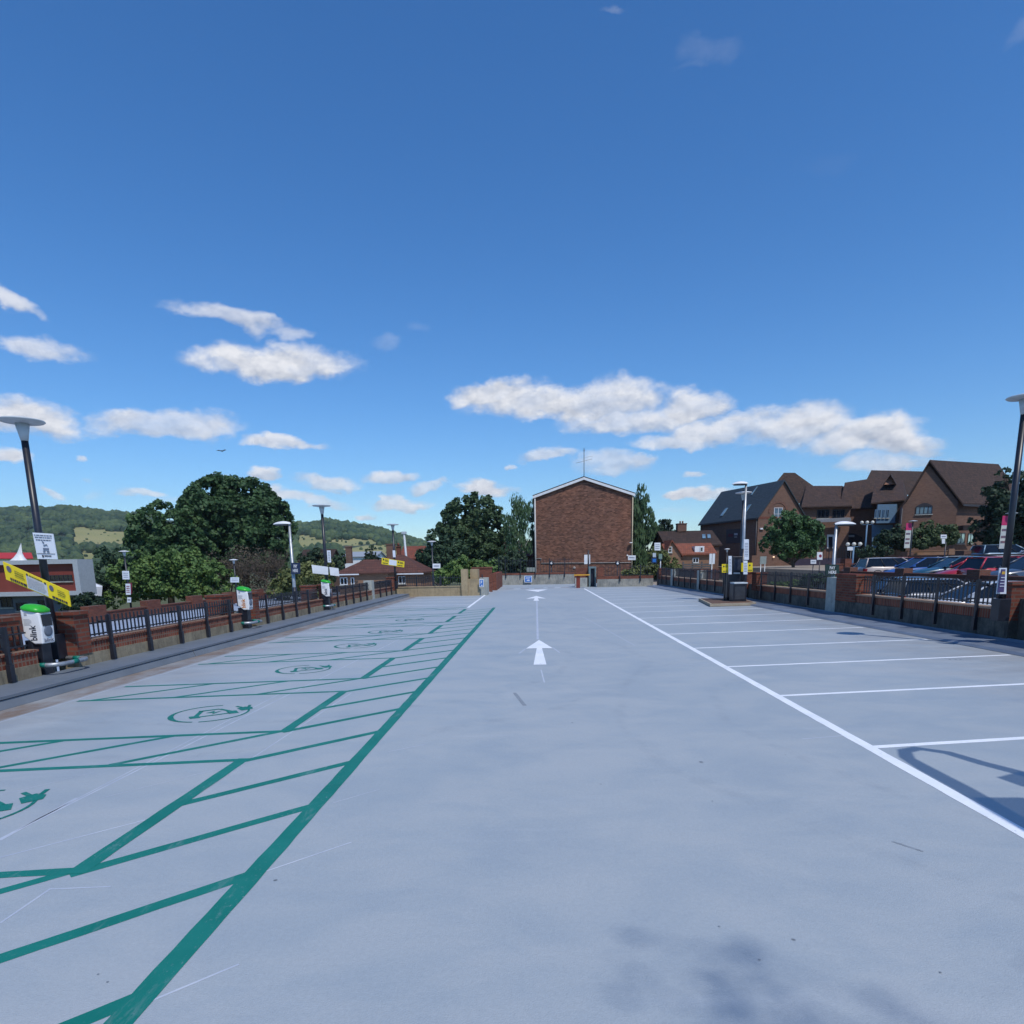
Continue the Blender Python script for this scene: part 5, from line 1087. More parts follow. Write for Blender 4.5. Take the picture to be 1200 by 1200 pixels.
b = MB(); b.slab([at(-60, 655, Yv)-Vector(r_.location), at(39, 655, Yv)-Vector(r_.location), at(37, 648.5, Yv+3)-Vector(r_.location), at(-60, 648.5, Yv+3)-Vector(r_.location)], (0, 0, .12)); b.build('roof', mat('bright_red_roof', (.45, .03, .035), (.38, .03, .03)), r_)
b = MB(); b.box((xz(-60, Yv)-r_.location.x, .4, 0), (xz(39, Yv)-r_.location.x, 3, zz(20, 657, Yv)+2.7)); b.build('base', WHITE, r_)
r_ = empty('white_canopy', (xz(24, 92), 92, -2.7), 0, 'white peaked canopy rising in front of the red striped roof', 'canopy')
pk = lambda x, y: at(x, y, 92)-Vector(r_.location)
b = MB(); b.sm = True
n = 10; prof = [(0, 638, .7), (0, 643, 1.8), (0, 648, 3.0), (0, 653, 6), (0, 658, 11)]
vs = [pk(24.5-(i*.7), y)+Vector((.08*r*math.cos(2*math.pi*k/n)*1.5, .08*r*math.sin(2*math.pi*k/n), 0)) for i, (_, y, r) in enumerate(prof) for k in range(n)]
b.add(vs, [(i*n+k, i*n+(k+1) % n, (i+1)*n+(k+1) % n, (i+1)*n+k) for i in range(len(prof)-1) for k in range(n)]); b.build('membrane', WHITE, r_)
b = MB(); b.tube([(0, 0, 0), pk(24.5, 636.5)], .06, 6); b.build('mast', GALV, r_)
r_ = empty('marquee', (xz(98, 60), 60, -2.7), 0, 'white ridge tent right of the red-walled building', 'tent')
b = MB(); b.hull([at(97.5, 698, 60)-Vector(r_.location), at(119, 700, 60)-Vector(r_.location), at(99, 679, 61)-Vector(r_.location), at(120, 687.5, 60)-Vector(r_.location), at(97.5, 688, 60)-Vector(r_.location), at(120, 686, 66)-Vector(r_.location), at(100, 679, 66)-Vector(r_.location), at(99, 698, 66)-Vector(r_.location)]); b.build('cover', WHITEB, r_)
hs_ = simple_house('white cottage high on the wooded hill', 56, 63, 1050, 606.5, 603.5, WHITE, mat('pale_roof', (.4, .38, .34), (.3, .3, .3)), z0=zz(60, 612, 1050), D=8, name='cottage')
# pale tall mast and thin masts
r_ = empty('floodlight_mast', (xz(479, 70), 70, -2.7), 0, 'slim pale grey mast standing over the bungalow roof', 'mast'); t_ = at(473, 625, 70)-Vector(r_.location); 
b = MB(); b.tube([(0, 0, 0), (t_.x*.9, 0, t_.z)], [.16, .11], 8); b.build('pole', PALE, r_); b = MB(); b.cbox((t_.x*.9, 0, t_.z+.05), (.5, .3, .25)); b.build('head', PALE, r_)
# ------------------------------------------------------------------ boundary walls
def wall_run(name, label, A, B, z0, z1, pstep, ph, m=BRICK_R, th=.3, group=None, pw=.55, cop=True):
    A = Vector((A[0], A[1], 0)); B = Vector((B[0], B[1], 0)); L = (B-A).length; d = (B-A)/L
    r = empty(name, (A.x, A.y, z0), math.atan2(d.y, d.x), label, 'wall', group)
    b = MB(); b.box((0, 0, -1), (L, th, z1-z0)); b.build('wall', m, r)
    if cop: b = MB(); b.box((0, -.04, z1-z0+.002), (L, th+.04, z1-z0+.07)); b.build('coping', m, r)
    k = pstep*.4
    while pstep and k < L-.5:
        b = MB(); b.box((k, -.1, -1), (k+pw, th+.1, z1-z0+ph)); b.build('pier', m, r); k += pstep
    return r
wall_run('boundary_wall', 'red brick wall with square piers along the far side of the lower left deck', (-26.0, 62), (-26.0, 14), -1.2, -.68, 5.6, .45, pw=1.5)
wall_run('boundary_wall', 'dark red brick retaining wall with piers below the right terrace of parked cars', (20.55, 46.5), (20.55, 8), -.9, .70, 6.2, .32, brick('dark_red_brick', (.11, .045, .035), (.16, .065, .045), (.17, .12, .1), streak=.3), pw=.9)
wall_run('boundary_wall', 'dark brick retaining wall below the topmost row of cars', (30.3, 58), (30.3, 10), 0, 1.62, 7, .35, brick('dark_brown_brick', (.10, .055, .045), (.14, .07, .055), (.15, .12, .1), streak=.3), pw=1.0)  # this wall has a darker brown brick
wall_run('boundary_wall', 'red brick wall stepping along the front of the forecourt', (20.8, 47), (30.2, 49.6), -.9, 1.15, 3.1, .4, BRICK_R)
wall_run('boundary_wall', 'brown brick planter wall before the gabled building', (30.5, 60), (48, 62), .8, 2.0, 5, .2, B_ORG)
r_ = railing('blue-grey balustrade in front of the arched shop entrance', (xz(958, 62), 62), (xz(1022, 62), 62), zz(990, 655, 62), [1, 2.6, 4.2], None, name='balustrade', cat='balustrade', top=1.1, foot=zz(990, 655, 62)-.1, bar=.25)
for pn, px, pt, Yq, ng in (('first', 1012.5, 613, 64, 3), ('second', 999, 638.5, 55, 3)):
    r_ = empty('globe_lamp', (xz(px, Yq), Yq, .7 if Yq > 60 else -.2), 0, ('tall blue post with three pale globes before the blue bay' if ng and pn == 'first' else 'low post with three pale globes in front of the balustrade'), 'lamp post')
    hh = zz(px, pt, Yq)-r_.location.z
    b = MB(); b.tube([(0, 0, 0), (0, 0, hh-.1)], .07, 8); b.tube([(-.5, 0, hh-.15), (.5, 0, hh-.15)], .03, 6); b.build('post', BLUEP, r_)
    for dx_ in (-.5, 0, .5):
        b = MB(); b.lathe((dx_, 0, hh-.12), [(0, 0), (.12, .05), (.17, .17), (.12, .29), (0, .34)], 12); b.build('globe', mat('milk_glass', (.62, .6, .52), (.55, .53, .48), rough=.3), r_)
# ------------------------------------------------------------------ cars
TYRE = mat('tyre_rubber', (.015, .015, .016), (.025, .025, .025), rough=.85); RIM = mat('alloy_rim', (.45, .46, .48), (.35, .36, .38), rough=.3, metal=.8)
CGL = glass('car_glass', '0a0f18', .08); CGL.node_tree.nodes['Principled BSDF'].inputs['Specular IOR Level'].default_value = .38; LAMP = mat('headlight_glass', (.7, .72, .75), (.55, .58, .6), rough=.12); TAIL = mat('tail_light_red', (.42, .01, .012), (.35, .01, .01), rough=.2)
PLATE = mat('number_plate_white', (.7, .7, .66), (.65, .65, .6)); TRIM = mat('black_trim', (.015, .016, .018), (.02, .02, .022), rough=.55)
def carpaint(n, c):
    k = 'car_paint_'+n
    return mat(k, c, tuple(x*.9 for x in c), rough=.28, coat=.8, spec=.5, scale=.5)
KINDS_ = {  # L, W, H, [body stations x, zbelt/top], glasshouse x: base front, roof front, roof rear, base rear
 'hatchback': (4.0, 1.74, 1.48, (-2.0, -1.1, .62, 1.55, 1.86)), 'estate': (4.6, 1.8, 1.5, (-2.3, -1.0, 1.3, 2.05, 2.2)), 'off-roader': (4.5, 1.86, 1.7, (-2.2, -1.15, 1.35, 1.95, 2.12))}
def car(label, X, Y, z, heading, kind, pname, pc, group):
    L, W, Hh, _ = KINDS_[kind]; w = W/2; root = empty('parked_car', (X, Y, z), R(heading), label, 'car', group); pm = carpaint(pname, pc)
    zs = .92 if kind != 'off-roader' else 1.05; hf = L/2
    # body: loft of cross-sections, +x is the front
    st = [(-hf, .80*w, .42, zs-.08), (-hf+.10, .92*w, .30, zs-.02), (-hf+.5, w, .24, zs+.02), (-.6, w, .22, zs), (.5, w, .22, zs-.02), (hf-1.15, w, .24, zs-.06), (hf-.45, .96*w, .27, zs-.16), (hf-.1, .86*w, .30, zs-.30), (hf, .72*w, .38, zs-.42)]
    b = MB(); b.sm = True; vs = []; n = 11
    for x, ww, zb_, zt_ in st:
        mid = (zb_+zt_)/2
        for y, z_ in ((-ww*.86, zb_), (-ww*.98, zb_+.12), (-ww, mid), (-ww*.985, zt_-.10), (-ww*.90, zt_-.01), (0, zt_+.035), (ww*.90, zt_-.01), (ww*.985, zt_-.10), (ww, mid), (ww*.98, zb_+.12), (ww*.86, zb_)): vs.append((x, y, z_))
    fs = [(i*n+k, i*n+(k+1) % n, (i+1)*n+(k+1) % n, (i+1)*n+k) for i in range(len(st)-1) for k in range(n)]
    b.add(vs, fs+[tuple(range(n))[::-1], tuple((len(st)-1)*n+k for k in range(n))]); b.build('body', pm, root)
    # glasshouse
    rf = {'hatchback': (-1.55, -.05), 'estate': (-2.05, .0), 'off-roader': (-2.0, .05)}[kind]; bf_ = {'hatchback': (-1.93, .98), 'estate': (-2.24, 1.0), 'off-roader': (-2.17, 1.0)}[kind]
    zb_ = zs-.03; zt_ = Hh-.05; wb, wr = w*.90, w*.70
    g_ = MB(); g_.hull([(bf_[0], -wb, zb_), (bf_[0], wb, zb_), (bf_[1], -wb, zb_-.03), (bf_[1], wb, zb_-.03), (rf[0], -wr, zt_), (rf[0], wr, zt_), (rf[1], -wr, zt_), (rf[1], wr, zt_)]); g_.build('windows', CGL, root)
    r_ = MB(); r_.sm = True; N = 6; M = 6; vs = []
    for i in range(N+1):
        x = rf[0]-.05+(rf[1]-rf[0]+.1)*i/N
        for k in range(M+1):
            y = -1+2*k/M; vs.append((x, y*wr*1.03, zt_-.02+.075*(1-y*y*.8)*(1-.35*abs(2*i/N-1)**2)))
    r_.add(vs, [(i*(M+1)+k, (i+1)*(M+1)+k, (i+1)*(M+1)+k+1, i*(M+1)+k+1) for i in range(N) for k in range(M)])
    r_.sm = False
    r_.box((rf[0]-.04, -wr, zt_-.03), (rf[1]+.04, wr, zt_-.005))
    r_.build('roof', pm, root)
    for s in (-1, 1):
        for (x0, x1) in ((bf_[1], rf[1]), (bf_[0], rf[0])):
            p_ = MB(); p_.tube([(x0, s*wb, zb_), (x1, s*wr, zt_)], .042, 5); p_.build('pillar', pm, root)
        for f_ in (.36, .70) if kind != 'hatchback' else (.5,):
            x0 = bf_[0]+(bf_[1]-bf_[0])*f_; x1 = rf[0]+(rf[1]-rf[0])*f_; p_ = MB(); p_.tube([(x0, s*wb*1.0, zb_), (x1, s*wr, zt_)], .03, 4); p_.build('pillar', TRIM, root)
    for x in (-hf+.78, hf-.82):
        for s in (-1, 1):
            t = MB(); t.lathe((x, s*(w-.19), .31), [(0, 0), (.30, 0), (.315, .05), (.315, .15), (.30, .2), (.20, .205)], 20, (0, s, 0)); wh = t.build('wheel', TYRE, root)
            t = MB(); t.lathe((x, s*(w-.19), .31), [(.205, .195), (.2, .21), (.06, .19), (0, .2)], 10, (0, s, 0)); t.build('rim', RIM, wh)
            t = MB(); t.lathe((x, s*(w-.03), .34), [(.325, .0), (.375, .0), (.375, .035), (.325, .035)], 20, (0, s, 0)); t.build('wheel_arch', TRIM, root)
    for s in (-1, 1):
        t = MB(); t.hull([(hf-.30, s*w*.86, zs-.31), (hf-.07, s*w*.62, zs-.40), (hf-.02, s*w*.60, zs-.47), (hf-.22, s*w*.93, zs-.44), (hf-.32, s*w*.94, zs-.36), (hf-.12, s*w*.66, zs-.30)]); t.build('headlight', LAMP, root)
        t = MB(); t.hull([(-hf-.01, s*w*.62, zs-.10), (-hf-.01, s*w*.80, zs-.10), (-hf+.16, s*w*.97, zs-.12), (-hf-.01, s*w*.62, zs-.3), (-hf-.01, s*w*.80, zs-.34), (-hf+.12, s*w*.97, zs-.34)]); t.build('tail_light', TAIL, root)
        t = MB(); t.hull([(.78, s*(w*.93), zs+.0), (.92, s*(w*.93), zs+.0), (.76, s*(w+.15), zs+.02), (.90, s*(w+.13), zs+.02), (.78, s*(w+.13), zs+.15), (.86, s*(w*.97), zs+.14)]); t.build('mirror', pm, root)
    t = MB(); t.box((hf-.02, -.26, .42), (hf+.02, .26, .53)); t.build('number_plate', PLATE, root); t = MB(); t.box((hf-.06, -w*.55, zs-.52), (hf+.012, w*.55, zs-.42)); t.build('grille', TRIM, root)
    t = MB(); t.box((-hf-.02, -.26, .55), (-hf+.05, .26, .66)); t.build('number_plate', PLATE, root)
    return root
gA = 'cars parked beyond the right railing'; gB = 'cars on the right terrace above the retaining wall'; gC = 'cars on the topmost terrace'
car('dark blue hatchback facing left behind the right railing, its screen in the sun', xz(1046, 31.5), 31.5, -.72, 180, 'hatchback', 'dark_blue', (.012, .02, .05), gA)
car('grey estate car with its red tail light towards the lane', xz(1112, 28.2), 28.2, -.72, 0, 'estate', 'mid_grey', (.26, .27, .29), gA)
car('silver hatchback half hidden by the near brick pier', xz(1150, 24.6), 24.6, -.72, 180, 'hatchback', 'light_silver', (.5, .52, .55), gA)
for lb, px, X_, hd, kd, pn, pc in (('dark grey hatchback with a red one before it, leftmost on the terrace', 1006, 23.4, 180, 'hatchback', 'dark_grey', (.05, .06, .075)),
    ('cream estate car with its tail towards the lane on the terrace', 1035, 23.6, -4, 'estate', 'cream', (.55, .45, .38)),
    ('bright blue hatchback on the terrace left of the silver estate', 1059, 23.2, 182, 'hatchback', 'blue', (.03, .09, .30)),
    ('teal blue estate car with a sloping screen on the terrace', 1098, 23.8, 176, 'estate', 'teal', (.02, .08, .13)),
    ('red hatchback with dark glass in the middle of the terrace', 1125, 23.3, 180, 'hatchback', 'red', (.42, .015, .03)),
    ('bright red hatchback near the right lamp post, tail towards the lane', 1156, 23.5, 4, 'hatchback', 'signal_red', (.5, .02, .03)),
    ('slate blue hatchback directly behind the right lamp post', 1184, 23.3, 180, 'estate', 'slate', (.05, .07, .11))):
    Yc = X_*750/(px-628); car(lb, X_, Yc, .12, hd, kd, pn, pc, gB)
car('white and silver estate car, broadside, tallest on the terrace', 27.6, 27.6*750/(1085-628), .12, 172, 'estate', 'silver', (.55, .57, .58), gB)
car('white-roofed car in the back row of the terrace above the red one', 27.7, 27.7*750/(1137-628), .12, 180, 'estate', 'white', (.72, .73, .74), gB)
car('dark red car in the back row right of the white-roofed car', 27.7, 27.7*750/(1163-628), .12, 180, 'hatchback', 'bright_red', (.50, .03, .03), gB)
car('very dark off-roader at the right frame edge', 26.4, 26.4*750/(1203-628), .15, 180, 'off-roader', 'very_dark', (.01, .012, .02), gB)
car('low red car in front of the terrace at its left end', 25.6, 25.6*750/(1001-628)-3.5, .12, 184, 'hatchback', 'brick_red', (.35, .04, .025), gB)
for lb, px, hd, kd, pn, pc in (('teal car leftmost in the topmost row', 1129, 180, 'hatchback', 'sea_green', (.02, .12, .13)), ('pale blue car with a red tail light in the topmost row', 1156, 0, 'estate', 'pale_blue', (.25, .36, .45)), ('silver car at the right end of the topmost row', 1196, 180, 'estate', 'pale_silver', (.5, .52, .56))):
    X_ = 33.4; car(lb, X_, X_*750/(px-628), .85, hd, kd, pn, pc, gC)
# banners on lamp columns on the right
for px, pt, pb, Yq, nm, hz in ((1065.5, 611, 656, 52, 'left', .9), (1178.5, 602, 655, 40, 'right', .6)):
    r_ = empty('banner_column', (xz(px, Yq), Yq, hz-1), 0, 'lamp column with a pink and white banner, %s one among the cars' % nm, 'lamp post', 'banner columns among the cars')
    hh = zz(px, pt, Yq)-r_.location.z
    b = MB(); b.tube([(0, 0, 0), (0, 0, hh)], .05, 8); b.build('pole', BLACK, r_); b = MB(); b.lathe((0, 0, hh), [(0, -.03), (.3, 0), (.3, .03), (0, .08)], 20); b.build('disc_head', PALE, r_)
    bw_ = .42; z1_ = hh-.12; 
    b = MB(); b.box((-.08-bw_, -.012, z1_-.55), (-.08, .012, z1_)); b.build('pink_banner', mat('pink_banner', (.55, .03, .14), (.48, .03, .12), rough=.6), r_)
    b = MB(); b.box((-.08-bw_, -.012, z1_-1.9), (-.08, .012, z1_-.552)); bo = b.build('white_banner', mat('pale_banner', (.6, .6, .52), (.45, .5, .5), rough=.6, scale=3), r_)
    b = MB(); 
    for z_ in (.75, 1.15, 1.45): b.box((-.04-bw_+.0, -.016, z1_-z_-.14), (-.14, -.013, z1_-z_))
    b.build('banner_print', mat('mixed_print', (.25, .12, .12), (.05, .09, .16), scale=8), bo)
sgn('white plate on a brick pier by the sloping lawn', 950, 656, 956.5, 660.7, 50, WHITE, n=1, g='plates by the terrace wall', pr=GP)
b = sgn('white poster with a maroon spot above the terrace wall', 957.5, 647, 963.8, 656, 50.2, WHITE, n=0, g='plates by the terrace wall'); b.poly([disc(.62, .5, .26, .2)], MATS['maroon_print'])
sgn('white plate in front of the balustrade', 993, 641, 999.5, 645, 50.1, WHITE, n=0, g='plates by the terrace wall')
b = sgn('white ticket notice beside the bushes before the gabled building', 1102.5, 626.5, 1109.5, 631, 45, WHITE, n=1, g='plates by the terrace wall', pr=GP)
sgn('narrow white notice just below the ticket notice', 1103.8, 631.5, 1107.5, 637, 45, WHITE, n=0, g='plates by the terrace wall')
for px, Yq, zt_, nm in ((953, 50.2, 662, 'white plate by the lawn'), (960.5, 50.3, 656, 'maroon-spotted poster'), (996, 50.3, 645, 'plate before the balustrade'), (1106, 45.2, 637, 'ticket notice')):
    r_ = empty('sign_stake', (xz(px, Yq), Yq, -.9 if Yq > 46 else 0), 0, 'thin post carrying the '+nm, 'post'); b = MB(); b.tube([(0, 0, -.2), (0, .0, zz(px, zt_, Yq)-r_.location.z+.1)], .035, 6); b.build('pole', BLACK, r_)
# ------------------------------------------------------------------ trees
def rdir(rn):
    while True:
        v = Vector((rn.uniform(-1, 1), rn.uniform(-1, 1), rn.uniform(-1, 1)))
        if .1 < v.length < 1: return v.normalized()
def leaf_crown(mb, lobes, rn, nleaf, ls, sub=.32, droop=0, fill=.25, ragged=.25, flat=.75, NSUB=70, KM=.70):
    """lobes: (centre, (rx, ry, rz)); leaves sit on many small clumps spread over and through the lobes"""
    vol = [l[1][0]*l[1][1]*l[1][2] for l in lobes]; tot = sum(v**.75 for v in vol); subs = []
    for (c, r), v in zip(lobes, vol):
        n = max(5, int(NSUB*(v**.75)/tot*len(lobes)**.5))
        rm = (r[0]*r[1]*r[2])**(1/3)
        for i in range(n):
            d = rdir(rn); k = rn.uniform(KM, .98)*(1+ragged*noise.noise(Vector((d.x*2+c.x, d.y*2, d.z*2+c.z)))) if rn.random() > fill else rn.uniform(.1, .7)
            if d.z < -.5: k *= .8
            p = c+Vector((d.x*r[0], d.y*r[1], d.z*r[2]))*k; subs.append((p, rm*sub*rn.uniform(.6, 1.25), d))
    wt = [s[1]**2 for s in subs]; ws = sum(wt)
    for (p, r, d), w_ in zip(subs, wt):
        for i in range(int(nleaf*w_/ws)):
            e = rdir(rn); 
            if e.dot(d) < -.35: e = -e
            q = p+e*r*rn.uniform(.55, 1.1)**1.0; q.z -= droop*rn.random()*r
            nrm = (e*flat+rdir(rn)*.8+Vector((0, 0, .25))).normalized()
            a = nrm.orthogonal().normalized(); a.rotate(Matrix.Rotation(rn.uniform(0, 6.28), 3, nrm)); b_ = nrm.cross(a); s = ls*rn.uniform(.6, 1.3)
            if droop: a = (a*.3+Vector((0, 0, -1))).normalized(); b_ = nrm.cross(a); s1, s2 = s*1.6, s*.5
            else: s1, s2 = s, s*.62
            mb.add([q+a*s1, q+b_*s2, q-a*s1*.8, q-b_*s2], [(0, 1, 2, 3)])
def tree(label, lobes, Y, z0, trunk, m, nleaf, ls, name='tree', cat='tree', group=None, seed=1, depth=.8, bark=None, **k):
    """lobes in picture terms (px, py, rx, ry) at depth Y; trunk = (px, radius) or None"""
    rn = random.Random(seed); cx = sum(l[0] for l in lobes)/len(lobes); tx = trunk[0] if trunk else cx
    base = Vector((xz(tx, Y), Y, z0)); root = empty(name, base, 0, label, cat, group); L3 = []
    for l in lobes:
        px, py, rx, ry = l[:4]; dy = l[4] if len(l) > 4 else rn.uniform(-.15, .15)*rx*Y/750
        c = at(px, py, Y+dy)-base; rr = rx*Y/750; L3.append((c, (rr, rr*depth, ry*Y/750)))
    mb = MB(); leaf_crown(mb, L3, rn, nleaf, ls, **k); mb.build('crown', m, root)
    if trunk:
        bk = bark or mat('grey_brown_bark', (.10, .08, .06), (.06, .05, .04), rough=.95, scale=4)
        t = MB(); top = max(c.z for c, r in L3); r0 = trunk[1]
        t.tube([(0, 0, -.5), (r0*.4, 0, top*.35), (0, r0, top*.65), (L3[0][0].x*.6, 0, top*.95)], [r0, r0*.8, r0*.55, r0*.2], 8)
        for c, r in L3:
            for j in range(3):
                e = c+Vector((rn.uniform(-.6, .6)*r[0], rn.uniform(-.5, .5)*r[1], rn.uniform(-.1, .6)*r[2])); s_ = Vector((0, 0, top*rn.uniform(.25, .55)))
                t.tube([s_, (s_+e)/2+Vector((0, 0, -.1*e.length)), e], [r0*.4, r0*.25, r0*.06], 5)
        t.build('trunk', bk, root)
    return root
LD = leafmat('dark_evergreen_leaves', (.022, .048, .022), (.036, .068, .028)); LM = leafmat('mid_green_leaves', (.045, .085, .028), (.075, .12, .035)); LO = leafmat('olive_leaves', (.06, .075, .028), (.09, .10, .04))
LB = leafmat('bluish_dark_leaves', (.020, .042, .026), (.035, .060, .034)); LG = leafmat('bright_green_leaves', (.06, .13, .035), (.08, .16, .04)); LS = leafmat('willow_leaves', (.035, .07, .035), (.055, .09, .045))
LV = leafmat('very_dark_leaves', (.014, .028, .018), (.025, .042, .024))
zL = -2.7
tree('great domed dark green tree rising above the left railings', [(270, 600, 56, 38), (305, 620, 38, 42), (245, 628, 36, 38), (290, 640, 44, 38), (325, 655, 16, 30)], 76, zL, (285, .5), LD, 56000, .28, seed=2, sub=.17, ragged=.03, NSUB=330, fill=.42, KM=.86)
tree('rounded mid green tree left of the great domed tree', [(192, 628, 38, 36), (222, 632, 28, 38), (170, 640, 22, 28), (200, 660, 48, 34)], 72, zL, (195, .4), leafmat('soft_green_leaves', (.024, .054, .024), (.042, .078, .03)), 26000, .25, seed=3, sub=.18, ragged=.05, NSUB=230, fill=.3, KM=.84)
tree('light green bushy tree low behind the left railings', [(205, 675, 42, 30), (245, 685, 32, 24), (165, 678, 34, 32), (225, 664, 28, 20), (290, 698, 26, 12), (140, 702, 20, 14)], 62, zL, None, LM, 17000, .2, name='shrub', cat='shrub', seed=4, sub=.24, NSUB=110)
tree('dark shrubs between the red-walled building and the green trees', [(112, 690, 26, 20), (135, 672, 22, 26), (95, 700, 20, 14), (150, 655, 16, 18), (128, 655, 14, 12)], 66, zL, None, LB, 8000, .22, name='shrub', cat='shrub', seed=5)
tree('very dark low shrub by the foot of the red-walled building', [(88, 712, 18, 12), (105, 708, 18, 12)], 50, zL, None, LV, 2600, .16, name='shrub', cat='shrub', seed=6)
tree('olive hedge between the bare tree and the bungalow', [(355, 680, 26, 16), (335, 690, 20, 14), (380, 672, 16, 20), (372, 690, 20, 12)], 58, zL, None, LO, 6000, .18, name='hedge', cat='hedge', seed=7)
tree('dark bushy tree left of the bungalow roofs', [(372, 662, 16, 15), (388, 668, 10, 14), (358, 660, 12, 10)], 66, zL, None, LV, 3400, .2, name='tree', seed=8)
tree('pointed dark conifer between the bungalow chimneys', [(435, 652, 8, 9), (435, 660, 12, 8), (434.5, 644, 3.5, 6)], 84, zL, (435, .2), LV, 1500, .2, name='conifer', cat='conifer', seed=9)
tree('scattered green trees behind the bungalow', [(395, 662, 8, 9), (404, 655, 6, 6)], 90, zL, None, LB, 900, .25, seed=10)
tree('big dark round-headed tree in the centre', [(553, 603, 32, 20), (537, 620, 24, 24), (568, 622, 26, 26), (552, 640, 36, 28), (582, 650, 20, 26)], 84, zL, (552, .4), leafmat('ash_leaves', (.026, .05, .026), (.045, .072, .035)), 26000, .24, seed=11, sub=.19, fill=.25, ragged=.08, NSUB=190, KM=.8)
tree('dark tree in front of the round-headed tree on its left', [(512, 640, 14, 14), (505, 660, 16, 18), (528, 655, 20, 20), (495, 668, 10, 12), (507, 628, 8, 7)], 70, zL, (512, .25), LB, 9500, .2, seed=12, NSUB=90, ragged=.15)
tree('bright green bush behind the end wall railings', [(540, 668, 22, 12), (558, 670, 18, 12), (525, 675, 16, 10), (575, 668, 12, 10)], 56, zL, None, LM, 5000, .16, name='shrub', cat='shrub', seed=13)
tree('dark shrubs below the birch behind the lane wall', [(590, 672, 18, 13), (610, 675, 14, 12), (600, 660, 22, 12)], 62, zL, None, LV, 4000, .18, name='shrub', cat='shrub', seed=14)
tree('slender airy birch left of the brick gable', [(607, 592, 10, 12), (600, 612, 11, 16), (613, 604, 9, 18), (606, 632, 12, 14), (597, 640, 7, 16), (617, 634, 6, 16)], 70, zL, (605, .14), LS, 4200, .13, seed=15, droop=1.4, sub=.42, fill=.5, bark=mat('silver_bark', (.5, .5, .47), (.2, .2, .19), scale=6))
tree('thin drooping tree just at the left edge of the brick gable', [(624, 600, 5, 14), (625, 628, 4, 16)], 92, zL, (625, .12), LS, 900, .16, seed=16, droop=1.2)
tree('tall dark weeping tree right of the brick gable', [(749, 588, 13, 19), (745, 610, 14, 26), (756, 618, 14, 26), (753, 645, 18, 28), (760, 665, 16, 18)], 84, zL, (750, .3), LS, 11000, .2, seed=17, droop=1.3, sub=.34)
tree('small dark tree between the weeping tree and the houses', [(781, 618, 9, 9), (774, 628, 9, 12), (785, 630, 7, 10)], 96, zL, (778, .2), LV, 2400, .24, seed=18)
tree('thin pale-green tree below the small dark one', [(775, 650, 12, 10), (785, 660, 10, 8), (790, 668, 14, 7)], 60, zL, None, LO, 2600, .14, name='shrub', cat='shrub', seed=19)
tree('low shrub behind the far right end wall', [(745, 672, 16, 7), (762, 668, 10, 8)], 56, zL, None, LO, 1800, .14, name='shrub', cat='shrub', seed=20)
tree('leafy street tree in front of the slate-roofed hall', [(920, 618, 20, 17), (942, 622, 19, 17), (907, 636, 15, 15), (930, 640, 24, 18), (955, 636, 14, 16), (928, 604, 9, 8)], 66, -.9, (929, .2), leafmat('street_tree_leaves', (.028, .062, .028), (.045, .088, .035)), 15000, .15, seed=21, sub=.24, ragged=.25, NSUB=110)
tree('bushes in front of the gabled building', [(1100, 628, 17, 11), (1082, 632, 15, 12), (1115, 630, 9, 9), (1090, 620, 10, 8)], 58, .5, None, leafmat('grey_green_leaves', (.035, .055, .026), (.055, .075, .035)), 6500, .14, name='shrub', cat='shrub', seed=22, ragged=.5)
tree('dark bush below the blue bay', [(1045, 631, 16, 9), (1060, 636, 13, 8), (1035, 636, 9, 6), (1056, 624, 9, 9)], 60, .5, None, LV, 4200, .14, name='shrub', cat='shrub', seed=23, ragged=.5)
tree('low hedge beside the balustrade', [(1015, 648, 12, 6), (1030, 647, 12, 6)], 58, .5, None, LV, 1500, .12, name='hedge', cat='hedge', seed=24)
tree('huge very dark tree at the right frame edge', [(1190, 590, 34, 34), (1165, 612, 26, 30), (1200, 620, 36, 36), (1150, 628, 16, 18), (1178, 560, 12, 12), (1225, 590, 40, 40)], 62, .5, (1192, .5), LV, 22000, .21, seed=25, sub=.22, NSUB=130, ragged=.12)
for i, (lb, lo, Yq) in enumerate((('low green hedge along the path before the hall', [(915, 690, 22, 6), (935, 686, 18, 5)], 45), ('dark hedge under the plate by the sloping lawn', [(955, 679, 14, 5), (968, 677, 10, 4), (945, 686, 12, 5)], 42), ('hedge behind the right railing before the brick hall', [(880, 687, 14, 6), (900, 693, 14, 6)], 40))):
    tree(lb, lo, Yq, -.9, None, [LM, LB, LO][i], 2200, .1, name='hedge', cat='hedge', seed=30+i)
# bare brown tree: branching twigs
rn = random.Random(5); Yq = 66; root = empty('bare_tree', (xz(287, Yq), Yq, zL), 0, 'bare brown twiggy tree in front of the great domed tree', 'tree')
tr = MB(); tw = MB(); o_ = Vector((0, 0, 0))
def grow(p, d, L, r, lv):
    q = p+d*L; 
    (tr if lv < 3 else tw).tube([p, (p+q)/2+rdir(rn)*L*.06, q], [r, r*.85, r*.7], 5 if lv < 3 else 3, cap=False)
    if lv >= 6: return
    for k in range(3 if lv < 5 else 4):
        e = (d*.75+rdir(rn)*.75+Vector((0, 0, .08))).normalized(); e.y *= .8
        grow(p+d*L*rn.uniform(.55, 1), e, L*rn.uniform(.62, .86), r*.62, lv+1)
for k in range(5):
    a = -1.1+k*.55; grow(Vector((a*.8, 0, .5)), Vector((math.sin(a)*.95, rn.uniform(-.4, .4), math.cos(a)*.8)).normalized(), 2.3, .13, 1)
tr.tube([(0, 0, -.5), (0, 0, 1.2)], .3, 8)
